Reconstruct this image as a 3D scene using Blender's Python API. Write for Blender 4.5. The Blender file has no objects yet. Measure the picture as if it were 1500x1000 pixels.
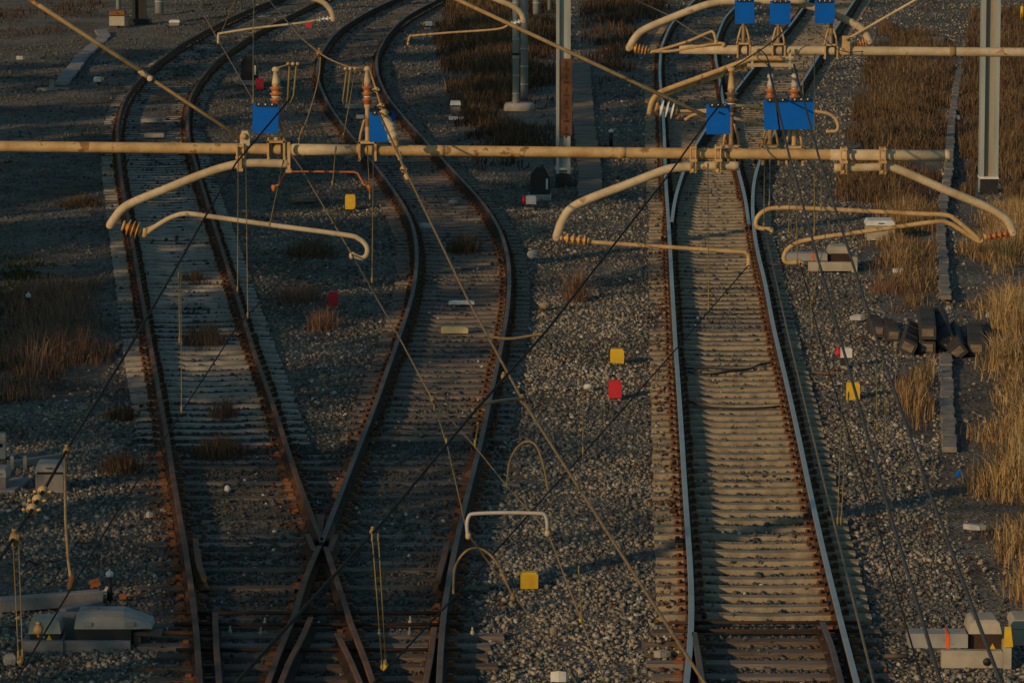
import bpy, math, random
import numpy as np
from mathutils import Vector, Matrix

random.seed(7)
RNG = np.random.default_rng(11)
scene = bpy.context.scene
COL = scene.collection

# ------------------------------------------------------------------ camera model
F = 6600.0                       # focal length in photo pixels (photo 1500 wide)
PITCH = math.atan(940.0 / F)
CAMZ = 11.2                      # eye height above the ballast, on an overbridge
RAIL = 0.20                      # height of the rail heads
cp, sp = math.cos(PITCH), math.sin(PITCH)


def ray(px, py):
    u = (px - 750.0) / F
    v = (py - 500.0) / F
    return Vector((u, cp - v * sp, -sp - v * cp))


def G(px, py, z=0.0):
    """sight line of a photo pixel met with the level z"""
    d = ray(px, py)
    t = (z - CAMZ) / d.z
    return Vector((d.x * t, d.y * t, z))


def D(px, py, Y):
    """sight line of a photo pixel at the distance Y"""
    d = ray(px, py)
    t = Y / d.y
    return Vector((d.x * t, Y, CAMZ + d.z * t))


cam_d = bpy.data.cameras.new('camera')
cam_d.sensor_fit = 'HORIZONTAL'
cam_d.sensor_width = 36.0
cam_d.lens = 36.0 * F / 1500.0
cam_d.clip_start = 1.0
cam_d.clip_end = 6000.0
cam = bpy.data.objects.new('camera', cam_d)
COL.objects.link(cam)
cam.location = (0, 0, CAMZ)
cam.rotation_euler = (math.pi / 2 - PITCH, 0, 0)
scene.camera = cam

# ------------------------------------------------------------------ light
SUN_EL = math.radians(17.0)
SUN_H = math.radians(48.0)       # direction the light travels, from +X towards +Y
w = bpy.data.worlds.new('World')
scene.world = w
w.use_nodes = True
nt = w.node_tree
nt.nodes.clear()
sky = nt.nodes.new('ShaderNodeTexSky')
sky.sky_type = 'NISHITA'
sky.sun_disc = False
sky.sun_elevation = SUN_EL
# the sun stands opposite to the travel direction
sdir = Vector((-math.cos(SUN_H), -math.sin(SUN_H)))
sky.sun_rotation = math.atan2(sdir.x, sdir.y)
sky.ozone_density = 1.2
sky.air_density = 1.0
sky.dust_density = 0.5
bg = nt.nodes.new('ShaderNodeBackground')
bg.inputs['Strength'].default_value = 0.15
wo = nt.nodes.new('ShaderNodeOutputWorld')
tn = nt.nodes.new('ShaderNodeMix')
tn.data_type = 'RGBA'
tn.blend_type = 'MULTIPLY'
tn.inputs[0].default_value = 1.0
tn.inputs[7].default_value = (0.78, 1.0, 0.90, 1.0)
nt.links.new(sky.outputs[0], tn.inputs[6])
nt.links.new(tn.outputs[2], bg.inputs[0])
nt.links.new(bg.outputs[0], wo.inputs[0])
sl = bpy.data.lights.new('sun', 'SUN')
sl.energy = 5.0
sl.angle = math.radians(0.6)
sl.color = (1.0, 0.66, 0.33)
so = bpy.data.objects.new('sun', sl)
COL.objects.link(so)
trav = Vector((math.cos(SUN_H) * math.cos(SUN_EL), math.sin(SUN_H) * math.cos(SUN_EL), -math.sin(SUN_EL)))
so.rotation_euler = trav.to_track_quat('-Z', 'Y').to_euler()
so.location = (-60, -40, 40)

vs = scene.view_settings
vs.view_transform = 'Standard'
vs.look = 'None'
vs.gamma = 1.0
vs.exposure = -1.22


# ------------------------------------------------------------------ materials
def mat(name, c1, c2=None, rough=0.8, metal=0.0, scale=8.0, bump=0.0, bscale=None, c3=None, c3at=0.62,
        stretch=None, coat=0.0, spec=None):
    m = bpy.data.materials.new(name)
    m.use_nodes = True
    t = m.node_tree
    b = t.nodes['Principled BSDF']
    b.inputs['Roughness'].default_value = rough
    b.inputs['Metallic'].default_value = metal
    if coat:
        b.inputs['Coat Weight'].default_value = coat
        b.inputs['Coat Roughness'].default_value = 0.15
    if spec is not None:
        b.inputs['Specular IOR Level'].default_value = spec
    if c2 is None:
        c2 = tuple(x * 0.75 for x in c1)
    tc = t.nodes.new('ShaderNodeTexCoord')
    mp = t.nodes.new('ShaderNodeMapping')
    if stretch:
        mp.inputs['Scale'].default_value = stretch
    oi = t.nodes.new('ShaderNodeObjectInfo')
    off = t.nodes.new('ShaderNodeVectorMath')
    off.operation = 'SCALE'
    off.inputs['Scale'].default_value = 37.0
    comb = t.nodes.new('ShaderNodeCombineXYZ')
    for i in range(3):
        t.links.new(oi.outputs['Random'], comb.inputs[i])
    t.links.new(comb.outputs[0], off.inputs[0])
    t.links.new(off.outputs[0], mp.inputs['Location'])
    t.links.new(tc.outputs['Object'], mp.inputs['Vector'])
    n = t.nodes.new('ShaderNodeTexNoise')
    n.inputs['Scale'].default_value = scale
    n.inputs['Detail'].default_value = 6.0
    n.inputs['Roughness'].default_value = 0.65
    t.links.new(mp.outputs[0], n.inputs['Vector'])
    r = t.nodes.new('ShaderNodeValToRGB')
    r.color_ramp.elements[0].position = 0.33
    r.color_ramp.elements[0].color = (*c2, 1)
    r.color_ramp.elements[1].position = 0.6
    r.color_ramp.elements[1].color = (*c1, 1)
    if c3:
        e = r.color_ramp.elements.new(c3at + 0.03)
        e.color = (*c3, 1)
        e2 = r.color_ramp.elements.new(c3at - 0.02)
        e2.color = (*c1, 1)
        r.color_ramp.elements[-1].color = (*c3, 1)
    t.links.new(n.outputs['Fac'], r.inputs[0])
    t.links.new(r.outputs[0], b.inputs['Base Color'])
    if bump:
        n2 = t.nodes.new('ShaderNodeTexNoise')
        n2.inputs['Scale'].default_value = bscale or scale * 5
        n2.inputs['Detail'].default_value = 4.0
        t.links.new(mp.outputs[0], n2.inputs['Vector'])
        bp = t.nodes.new('ShaderNodeBump')
        bp.inputs['Strength'].default_value = bump
        bp.inputs['Distance'].default_value = 0.02
        t.links.new(n2.outputs['Fac'], bp.inputs['Height'])
        t.links.new(bp.outputs[0], b.inputs['Normal'])
    return m


M = {}
M['concrete'] = mat('sleeper_concrete', (0.36, 0.29, 0.20), (0.20, 0.16, 0.115), 0.9, scale=5, bump=0.5, bscale=60)
M['concrete_old'] = mat('old_sleeper_concrete', (0.42, 0.38, 0.325), (0.25, 0.22, 0.185), 0.9, scale=4, bump=0.5, bscale=60)
M['concrete_grey'] = mat('weathered_concrete', (0.40, 0.37, 0.34), (0.27, 0.25, 0.23), 0.9, scale=3, bump=0.4, bscale=40)
M['slab'] = mat('trough_slab', (0.30, 0.28, 0.28), (0.19, 0.175, 0.17), 0.9, scale=2.2, bump=0.4, bscale=30)
M['timber'] = mat('old_timber', (0.17, 0.125, 0.09), (0.07, 0.05, 0.04), 0.9, scale=3, bump=0.8, bscale=14, stretch=(0.6, 5, 5))
M['timber_grey'] = mat('grey_timber', (0.25, 0.20, 0.165), (0.11, 0.085, 0.07), 0.9, scale=3, bump=0.8, bscale=14, stretch=(0.6, 5, 5))
M['rust'] = mat('rust', (0.17, 0.075, 0.035), (0.075, 0.035, 0.02), 0.9, scale=6, bump=0.4)
M['rust_bright'] = mat('bright_rust', (0.28, 0.11, 0.04), (0.14, 0.055, 0.025), 0.85, scale=9, bump=0.4)
M['rail_side'] = mat('rusty_rail_side', (0.15, 0.075, 0.045), (0.07, 0.038, 0.026), 0.9, scale=2.5, spec=.15)
M['rail_dark'] = mat('dark_rail_side', (0.075, 0.045, 0.035), (0.04, 0.027, 0.022), 0.9, scale=2.5, spec=.15)
M['head_bright'] = mat('polished_rail_head', (0.42, 0.41, 0.42), (0.32, 0.31, 0.32), 0.42, 0.5, scale=1.5)
M['head_mid'] = mat('worn_rail_head', (0.15, 0.12, 0.11), (0.095, 0.07, 0.06), 0.65, 0.1, scale=1.5, spec=.3)
M['head_rust'] = mat('browned_rail_head', (0.20, 0.115, 0.078), (0.12, 0.066, 0.044), 0.75, 0.0, scale=1.5, spec=.2)
M['tan'] = mat('tan_zinc_paint', (0.62, 0.50, 0.34), (0.42, 0.31, 0.18), 0.7, scale=4.5, c3=(0.34, 0.18, 0.07), c3at=0.63, bump=0.15)
M['ochre'] = mat('rust_stained_zinc', (0.60, 0.41, 0.20), (0.40, 0.23, 0.09), 0.7, scale=5, c3=(0.28, 0.13, 0.045), c3at=0.62, bump=0.15)
M['ochre_dark'] = mat('browned_fitting', (0.36, 0.25, 0.12), (0.20, 0.12, 0.05), 0.7, scale=9, bump=0.2)
M['rope'] = mat('bronze_rope', (0.30, 0.20, 0.085), (0.18, 0.115, 0.05), 0.7, 0.1, scale=12)
M['wire_dark'] = mat('dark_wire', (0.035, 0.033, 0.033), (0.022, 0.021, 0.021), 0.85, 0.0, scale=6, spec=.1)
M['wire_grey'] = mat('grey_wire', (0.085, 0.083, 0.085), (0.055, 0.053, 0.055), 0.8, 0.0, scale=6, spec=.2)
M['wire_tan'] = mat('copper_wire', (0.21, 0.155, 0.095), (0.14, 0.10, 0.06), 0.7, 0.1, scale=6)
M['dropper'] = mat('brass_dropper', (0.27, 0.20, 0.065), (0.17, 0.12, 0.04), 0.7, scale=6)
M['orange_pipe'] = mat('orange_rust_pipe', (0.60, 0.19, 0.035), (0.36, 0.10, 0.02), 0.7, scale=8)
M['porcelain_brown'] = mat('brown_porcelain', (0.50, 0.185, 0.06), (0.34, 0.11, 0.035), 0.4, scale=9, coat=0.5)
M['porcelain_gold'] = mat('gold_porcelain', (0.68, 0.34, 0.08), (0.42, 0.18, 0.04), 0.35, scale=9, coat=0.4)
M['porcelain_dark'] = mat('dark_porcelain', (0.20, 0.12, 0.07), (0.11, 0.065, 0.04), 0.3, scale=9, coat=0.5)
M['porcelain_white'] = mat('white_porcelain', (0.82, 0.80, 0.78), (0.70, 0.67, 0.64), 0.2, scale=9, coat=0.6)
M['blue'] = mat('blue_plastic', (0.002, 0.13, 0.62), (0.0015, 0.11, 0.54), 0.75, scale=3, spec=.15)
M['black'] = mat('black_metal', (0.02, 0.02, 0.022), (0.012, 0.012, 0.013), 0.6, scale=6)
M['yellow'] = mat('yellow_paint', (0.78, 0.50, 0.02), (0.64, 0.38, 0.02), 0.6, scale=7)
M['red'] = mat('red_paint', (0.62, 0.02, 0.035), (0.48, 0.015, 0.028), 0.6, scale=7)
M['orange'] = mat('orange_paint', (0.85, 0.14, 0.03), (0.7, 0.1, 0.02), 0.6, scale=7)
M['white'] = mat('white_paint', (0.74, 0.74, 0.74), (0.56, 0.55, 0.53), 0.6, scale=4)
M['cream'] = mat('cream_cover', (0.46, 0.41, 0.33), (0.33, 0.29, 0.23), 0.8, scale=3.5, bump=0.15)
M['grey_cover'] = mat('grey_cover', (0.35, 0.34, 0.33), (0.24, 0.235, 0.23), 0.75, scale=3, c3=(0.26, 0.23, 0.2), c3at=0.68)
M['mast'] = mat('galvanised_mast', (0.40, 0.44, 0.44), (0.29, 0.32, 0.325), 0.55, 0.1, scale=1.2, stretch=(3, 3, 0.35))
M['mast_rust'] = mat('streaked_mast', (0.34, 0.315, 0.27), (0.25, 0.18, 0.12), 0.7, scale=1.0, stretch=(3, 3, 0.25))
M['pale_pipe'] = mat('pale_worn_pipe', (0.50, 0.46, 0.42), (0.36, 0.31, 0.27), 0.6, scale=9)
M['dirty_slab'] = mat('dirty_slab', (0.28, 0.25, 0.225), (0.15, 0.13, 0.11), 0.95, scale=3.5, bump=.5, bscale=30)
M['litter'] = mat('litter', (0.5, 0.51, 0.52), (0.36, 0.36, 0.37), 0.7, scale=8)
M['bark'] = mat('bark', (0.10, 0.075, 0.055), (0.05, 0.04, 0.03), 0.9, scale=6, bump=0.5)


def tint_mat(name, stops, rough=0.85, bump=0.0, trans=0.0):
    """colour picked per stone or blade by the stored value 'tint' (0..1)"""
    m = bpy.data.materials.new(name)
    m.use_nodes = True
    t = m.node_tree
    b = t.nodes['Principled BSDF']
    b.inputs['Roughness'].default_value = rough
    b.inputs['Specular IOR Level'].default_value = 0.25
    a = t.nodes.new('ShaderNodeAttribute')
    a.attribute_name = 'tint'
    r = t.nodes.new('ShaderNodeValToRGB')
    els = r.color_ramp.elements
    while len(els) < len(stops):
        els.new(0.5)
    for e, (p, c) in zip(els, stops):
        e.position = p
        e.color = (*c, 1)
    t.links.new(a.outputs['Fac'], r.inputs[0])
    src = r.outputs[0]
    if bump:
        n = t.nodes.new('ShaderNodeTexNoise')
        n.inputs['Scale'].default_value = 45
        n.inputs['Detail'].default_value = 3
        tc = t.nodes.new('ShaderNodeTexCoord')
        t.links.new(tc.outputs['Object'], n.inputs['Vector'])
        bp = t.nodes.new('ShaderNodeBump')
        bp.inputs['Strength'].default_value = bump
        bp.inputs['Distance'].default_value = 0.01
        t.links.new(n.outputs['Fac'], bp.inputs['Height'])
        t.links.new(bp.outputs[0], b.inputs['Normal'])
        mx = t.nodes.new('ShaderNodeMix')
        mx.data_type = 'RGBA'
        mx.blend_type = 'MULTIPLY'
        mx.inputs[0].default_value = 0.5
        t.links.new(src, mx.inputs[6])
        t.links.new(n.outputs['Fac'], mx.inputs[7])
        src = mx.outputs[2]
    t.links.new(src, b.inputs['Base Color'])
    if trans:
        tr = t.nodes.new('ShaderNodeBsdfTranslucent')
        ms = t.nodes.new('ShaderNodeMixShader')
        ms.inputs[0].default_value = trans
        t.links.new(src, tr.inputs['Color'])
        out = t.nodes['Material Output']
        t.links.new(b.outputs[0], ms.inputs[1])
        t.links.new(tr.outputs[0], ms.inputs[2])
        t.links.new(ms.outputs[0], out.inputs['Surface'])
    return m


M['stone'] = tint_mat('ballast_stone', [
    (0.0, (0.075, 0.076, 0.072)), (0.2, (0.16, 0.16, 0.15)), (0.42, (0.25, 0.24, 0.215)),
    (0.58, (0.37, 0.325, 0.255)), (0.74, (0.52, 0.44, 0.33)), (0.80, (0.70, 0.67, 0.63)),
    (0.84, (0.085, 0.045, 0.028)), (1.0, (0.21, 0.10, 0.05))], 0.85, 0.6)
M['dry_grass'] = tint_mat('dry_grass', [
    (0.0, (0.12, 0.075, 0.045)), (0.3, (0.25, 0.155, 0.08)), (0.6, (0.50, 0.33, 0.15)), (1.0, (0.72, 0.52, 0.26))], 0.7, 0, 0.3)
M['brown_grass'] = tint_mat('brown_grass', [
    (0.0, (0.05, 0.03, 0.022)), (0.5, (0.13, 0.082, 0.048)), (1.0, (0.27, 0.18, 0.10))], 0.8, 0, 0.25)
M['red_grass'] = tint_mat('reddish_weeds', [
    (0.0, (0.10, 0.055, 0.04)), (0.5, (0.22, 0.125, 0.085)), (1.0, (0.36, 0.24, 0.165))], 0.8, 0, 0.2)
M['green_grass'] = tint_mat('low_green', [
    (0.0, (0.035, 0.045, 0.018)), (0.5, (0.065, 0.075, 0.025)), (1.0, (0.12, 0.11, 0.04))], 0.8, 0, 0.25)
M['leaf'] = tint_mat('tree_leaf', [
    (0.0, (0.04, 0.06, 0.02)), (1.0, (0.10, 0.11, 0.035))], 0.7, 0, 0.2)


def ground_material():
    m = bpy.data.materials.new('ground')
    m.use_nodes = True
    t = m.node_tree
    b = t.nodes['Principled BSDF']
    b.inputs['Roughness'].default_value = 0.95
    b.inputs['Specular IOR Level'].default_value = 0.15
    tc = t.nodes.new('ShaderNodeTexCoord')
    n1 = t.nodes.new('ShaderNodeTexNoise')
    n1.inputs['Scale'].default_value = 0.35
    n1.inputs['Detail'].default_value = 8
    n1.inputs['Roughness'].default_value = 0.65
    v = t.nodes.new('ShaderNodeTexVoronoi')
    v.inputs['Scale'].default_value = 16
    n2 = t.nodes.new('ShaderNodeTexNoise')
    n2.inputs['Scale'].default_value = 22
    n2.inputs['Detail'].default_value = 5
    for x in (n1, v, n2):
        t.links.new(tc.outputs['Object'], x.inputs['Vector'])
    r1 = t.nodes.new('ShaderNodeValToRGB')
    r1.color_ramp.elements[0].position = 0.38
    r1.color_ramp.elements[0].color = (0.105, 0.09, 0.075, 1)
    r1.color_ramp.elements[1].position = 0.6
    r1.color_ramp.elements[1].color = (0.19, 0.18, 0.16, 1)
    t.links.new(n1.outputs['Fac'], r1.inputs[0])
    r2 = t.nodes.new('ShaderNodeValToRGB')
    r2.color_ramp.elements[0].color = (0.45, 0.45, 0.45, 1)
    r2.color_ramp.elements[1].color = (1.7, 1.65, 1.6, 1)
    t.links.new(v.outputs['Color'], r2.inputs[0])
    mx = t.nodes.new('ShaderNodeMix')
    mx.data_type = 'RGBA'
    mx.blend_type = 'MULTIPLY'
    mx.inputs[0].default_value = 1.0
    t.links.new(r1.outputs[0], mx.inputs[6])
    t.links.new(r2.outputs[0], mx.inputs[7])
    t.links.new(mx.outputs[2], b.inputs['Base Color'])
    ad = t.nodes.new('ShaderNodeMath')
    ad.operation = 'ADD'
    t.links.new(v.outputs['Distance'], ad.inputs[0])
    t.links.new(n2.outputs['Fac'], ad.inputs[1])
    bp = t.nodes.new('ShaderNodeBump')
    bp.inputs['Strength'].default_value = 0.9
    bp.inputs['Distance'].default_value = 0.05
    t.links.new(ad.outputs[0], bp.inputs['Height'])
    t.links.new(bp.outputs[0], b.inputs['Normal'])
    return m


M['ground'] = ground_material()


# ------------------------------------------------------------------ mesh builder
class MB:
    def __init__(self):
        self.v, self.f, self.m, self.s = [], [], [], []

    def add(self, verts, faces, mi=0, smooth=False):
        o = len(self.v)
        self.v += [Vector(x) for x in verts]
        for f in faces:
            self.f.append([i + o for i in f])
            self.m.append(mi)
            self.s.append(smooth)
        return self

    def tube(self, pts, r, seg=10, mi=0, cap=True):
        pts = [Vector(p) for p in pts]
        n = len(pts)
        rs = r if isinstance(r, (list, tuple)) else [r] * n
        tang = []
        for i in range(n):
            a = pts[max(i - 1, 0)]
            b = pts[min(i + 1, n - 1)]
            t = (b - a)
            tang.append(t.normalized() if t.length > 1e-9 else Vector((0, 0, 1)))
        up = Vector((0, 0, 1)) if abs(tang[0].z) < 0.9 else Vector((0, 1, 0))
        nx = tang[0].cross(up).normalized()
        V = []
        for i in range(n):
            nx = (nx - tang[i] * nx.dot(tang[i])).normalized()
            ny = tang[i].cross(nx)
            for k in range(seg):
                a = 2 * math.pi * k / seg
                V.append(pts[i] + (nx * math.cos(a) + ny * math.sin(a)) * rs[i])
        Fc = []
        for i in range(n - 1):
            for k in range(seg):
                a = i * seg + k
                b = i * seg + (k + 1) % seg
                Fc.append([a, b, b + seg, a + seg])
        self.add(V, Fc, mi, True)
        if cap:
            o = len(self.v) - len(V)
            self.f.append([o + k for k in reversed(range(seg))])
            self.m.append(mi); self.s.append(False)
            self.f.append([o + (n - 1) * seg + k for k in range(seg)])
            self.m.append(mi); self.s.append(False)
        return self

    def lathe(self, p0, axis, prof, seg=14, mi=0):
        """prof: list of (distance along axis, radius)"""
        p0 = Vector(p0); ax = Vector(axis).normalized()
        pts = [p0 + ax * t for t, _ in prof]
        up = Vector((0, 0, 1)) if abs(ax.z) < 0.9 else Vector((0, 1, 0))
        nx = ax.cross(up).normalized(); ny = ax.cross(nx)
        V, Fc = [], []
        for (t, r), p in zip(prof, pts):
            for k in range(seg):
                a = 2 * math.pi * k / seg
                V.append(p + (nx * math.cos(a) + ny * math.sin(a)) * max(r, 1e-4))
        for i in range(len(prof) - 1):
            for k in range(seg):
                a = i * seg + k; b = i * seg + (k + 1) % seg
                Fc.append([a, b, b + seg, a + seg])
        Fc.append(list(reversed(range(seg))))
        Fc.append([(len(prof) - 1) * seg + k for k in range(seg)])
        return self.add(V, Fc, mi, True)

    def box(self, c, size, rz=0.0, mi=0, rot=None, bev=0.0, taper=1.0):
        """bevelled box; taper scales the top face"""
        hx, hy, hz = size[0] / 2, size[1] / 2, size[2] / 2
        R = rot if rot is not None else Matrix.Rotation(rz, 3, 'Z')
        c = Vector(c)
        b = min(bev, hx * 0.45, hy * 0.45, hz * 0.9)
        if b <= 0:
            V = []
            for z, s in ((-hz, 1), (hz, taper)):
                for x, y in ((-hx, -hy), (hx, -hy), (hx, hy), (-hx, hy)):
                    V.append(R @ Vector((x * s, y * s, z)) + c)
            Fc = [[3, 2, 1, 0], [4, 5, 6, 7], [0, 1, 5, 4], [1, 2, 6, 5], [2, 3, 7, 6], [3, 0, 4, 7]]
            return self.add(V, Fc, mi)
        V = []
        for z, s, q in ((-hz, 1, 0), (hz - b, 1 + (taper - 1) * 0.9, 0), (hz, taper, b)):
            for sx, sy in ((-1, -1), (1, -1), (1, 1), (-1, 1)):
                x, y = sx * (hx * s - q), sy * (hy * s - q)
                if sx * sy > 0:
                    V.append(R @ Vector((x - 0 * sx, y - sy * b, z)) + c) if False else None
                V.append(R @ Vector((x, y, z)) + c)
        Fc = [[3, 2, 1, 0], [8, 9, 10, 11]]
        for l in (0, 4):
            for k in range(4):
                Fc.append([l + k, l + (k + 1) % 4, l + 4 + (k + 1) % 4, l + 4 + k])
        return self.add([v for v in V if v is not None], Fc, mi)

    def prism(self, outline, depth, origin, ux, uy, mi=0):
        """outline in (u,v) swept by depth along ux x uy"""
        ux = Vector(ux); uy = Vector(uy); nz = ux.cross(uy).normalized()
        o = Vector(origin); n = len(outline)
        V = [o + ux * a + uy * b - nz * depth / 2 for a, b in outline] + \
            [o + ux * a + uy * b + nz * depth / 2 for a, b in outline]
        Fc = [list(reversed(range(n))), [n + i for i in range(n)]]
        for i in range(n):
            j = (i + 1) % n
            Fc.append([i, j, n + j, n + i])
        return self.add(V, Fc, mi)

    def build(self, name, mats, parent=None):
        me = bpy.data.meshes.new(name)
        off = Vector((0, 0, 0))
        p = parent
        while p is not None:
            off += p.location
            p = p.parent
        me.from_pydata([tuple(v - off) for v in self.v], [], self.f)
        if not isinstance(mats, (list, tuple)):
            mats = [mats]
        for x in mats:
            me.materials.append(M[x] if isinstance(x, str) else x)
        me.polygons.foreach_set('material_index', self.m)
        me.polygons.foreach_set('use_smooth', self.s)
        me.update()
        o = bpy.data.objects.new(name, me)
        COL.objects.link(o)
        if parent is not None:
            o.parent = parent
        return o


def tag(o, label=None, cat=None, group=None, kind=None):
    if label: o['label'] = label
    if cat: o['category'] = cat
    if group: o['group'] = group
    if kind: o['kind'] = kind
    return o


def thing(name, label, cat, loc=(0, 0, 0), group=None):
    o = bpy.data.objects.new(name, None)
    o.empty_display_size = 0.1
    COL.objects.link(o)
    o.location = loc
    return tag(o, label, cat, group)


def copy_tree(o, parent=None):
    c = o.copy()
    COL.objects.link(c)
    if parent is not None:
        c.parent = parent
    for ch in list(o.children):
        copy_tree(ch, c)
    return c


def fast_mesh(name, V, loops, nper, material, tint=None, smooth=False):
    me = bpy.data.meshes.new(name)
    nf = len(loops) // nper
    me.vertices.add(len(V))
    me.vertices.foreach_set('co', np.asarray(V, dtype=np.float32).ravel())
    me.loops.add(len(loops))
    me.loops.foreach_set('vertex_index', np.asarray(loops, dtype=np.int32))
    me.polygons.add(nf)
    me.polygons.foreach_set('loop_start', np.arange(0, nf * nper, nper, dtype=np.int32))
    me.polygons.foreach_set('loop_total', np.full(nf, nper, dtype=np.int32))
    me.update(calc_edges=True)
    me.validate()
    if tint is not None:
        a = me.attributes.new('tint', 'FLOAT', 'POINT')
        a.data.foreach_set('value', np.asarray(tint, dtype=np.float32))
    me.materials.append(material)
    if smooth:
        me.polygons.foreach_set('use_smooth', np.ones(nf, dtype=bool))
    o = bpy.data.objects.new(name, me)
    COL.objects.link(o)
    return o


def spline(pts, n=8):
    """Catmull-Rom through 3-D points"""
    pts = [Vector(p) for p in pts]
    q = [pts[0] * 2 - pts[1]] + pts + [pts[-1] * 2 - pts[-2]]
    out = []
    for i in range(1, len(q) - 2):
        for k in range(n):
            t = k / n
            a, b, c, d = q[i - 1], q[i], q[i + 1], q[i + 2]
            out.append(0.5 * ((2 * b) + (c - a) * t + (2 * a - 5 * b + 4 * c - d) * t * t + (3 * b - a - 3 * c + d) * t ** 3))
    out.append(pts[-1])
    return out


# ------------------------------------------------------------------ rail lines (read off the photo, met with the rail level)
def line(pts, sigma=2.2, near=None, far=None, step=0.4):
    g = np.array([[*G(x, y, RAIL)[:2]] for x, y in pts])
    g = g[np.argsort(g[:, 1])]
    if near is not None and g[0, 1] > near:
        d = g[1] - g[0]
        g = np.vstack([g[0] + d * (near - g[0, 1]) / d[1], g])
    if far is not None:
        d = g[-1] - g[-2]
        d = d / np.linalg.norm(d)
        g = np.vstack([g, g[-1] + d * far])
    seg = np.r_[0, np.cumsum(np.linalg.norm(np.diff(g, axis=0), axis=1))]
    s = np.arange(0, seg[-1], step)
    x = np.interp(s, seg, g[:, 0]); y = np.interp(s, seg, g[:, 1])
    if sigma:
        k = np.arange(-int(3 * sigma / step), int(3 * sigma / step) + 1)
        w_ = np.exp(-0.5 * (k * step / sigma) ** 2); w_ /= w_.sum()
        h = len(k) // 2

        def sm(a):
            e = np.r_[2 * a[0] - a[h:0:-1], a, 2 * a[-1] - a[-2:-h - 2:-1]]
            return np.convolve(e, w_, 'valid')
        x, y = sm(x), sm(y)
    return np.stack([x, y], 1)


A_L = [(388, 4), (372, 10), (340, 24), (300, 44), (258, 68), (216, 102), (192, 128), (178, 152), (172, 180), (171, 200), (176, 250), (182, 290), (192, 340), (205, 420), (218, 490), (228, 545), (247, 655), (262, 750), (275, 820), (287, 900), (293, 1000)]
A_R = [(464, 2), (412, 28), (372, 48), (320, 84), (298, 108), (280, 136), (274, 156), (275, 200), (291, 255), (308, 310), (330, 380), (350, 440), (370, 510), (400, 590), (430, 685), (446, 730), (466, 776), (471, 791)]
B_L = [(574, 0), (539, 16), (500, 40), (485, 54), (469, 78), (464, 100), (466, 121), (485, 159), (520, 205), (566, 262), (593, 301), (607, 331), (612, 371), (607, 425), (588, 482), (544, 608), (517, 673), (496, 730), (474, 783), (471, 793)]
B_R = [(639, 0), (593, 24), (566, 51), (551, 81), (552, 108), (566, 140), (593, 173), (633, 216), (679, 265), (709, 296), (736, 339), (747, 385), (746, 439), (736, 501), (720, 570), (704, 651), (682, 730), (661, 825), (647, 897), (643, 1000)]
C_L = [(1017, 0), (983, 34), (968, 69), (966, 110), (970, 148), (973, 194), (975, 263), (979, 320), (982, 371), (989, 500), (997, 608), (1004, 730), (1009, 797), (1014, 865), (1015, 919), (1011, 960), (1006, 998)]
C_R = [(1078, 9), (1062, 24), (1050, 53), (1047, 80), (1054, 115), (1059, 147), (1067, 185), (1078, 236), (1092, 288), (1097, 328)]
D_L = [(1183, 2), (1160, 34), (1100, 103), (1080, 129), (1033, 189), (1017, 214), (1000, 252), (988, 291), (984, 325)]
D_R = [(1252, 0), (1227, 37), (1197, 85), (1174, 122), (1140, 182), (1112, 235), (1104, 263), (1102, 291), (1103, 327), (1109, 368), (1123, 418), (1127, 452), (1138, 500), (1151, 554), (1163.5, 608), (1189, 730), (1203.5, 797), (1234, 919), (1255, 998)]
NEAR = 44.0
lA_L = line(A_L, near=NEAR, far=30); lA_R = line(A_R, far=30)
lB_L = line(B_L, far=30); lB_R = line(B_R, near=NEAR, far=30)
lC_L = line(C_L, near=NEAR, far=30); lC_R = line(C_R, far=30)
lD_L = line(D_L, far=30); lD_R = line(D_R, near=NEAR, far=30)

PROF = [(-.072, .035), (.072, .035), (.072, .048), (.013, .072), (.013, .150), (.036, .162), (.036, .192), (.028, .20), (-.028, .20), (-.036, .192), (-.036, .162), (-.013, .150), (-.013, .072), (-.072, .048)]
HEAD = {5, 6, 7, 8, 9}           # profile edges of the running surface


def rail(pl, name, head, side, parent, flare=None, dz=0.0):
    b = MB()
    n = len(pl); k = len(PROF)
    t = np.gradient(pl, axis=0)
    t /= np.linalg.norm(t, axis=1)[:, None]
    V = []
    for i in range(n):
        nx, ny = t[i, 1], -t[i, 0]
        for (a, z) in PROF:
            V.append((pl[i, 0] + nx * a, pl[i, 1] + ny * a, z + dz))
    o = len(b.v)
    b.v += [Vector(v) for v in V]
    for i in range(n - 1):
        for j in range(k):
            j2 = (j + 1) % k
            b.f.append([i * k + j, i * k + j2, (i + 1) * k + j2, (i + 1) * k + j])
            b.m.append(0 if j in (6, 7, 8) else 1)
            b.s.append(False)
    b.f.append(list(range(k))); b.m.append(1); b.s.append(False)
    b.f.append([(n - 1) * k + j for j in reversed(range(k))]); b.m.append(1); b.s.append(False)
    return b.build(name, [head, side], parent)


# ---- sleepers (local: length along X, centred, top at z = 0.04)
GH = 0.885                       # half the distance of the rail centre lines


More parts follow.
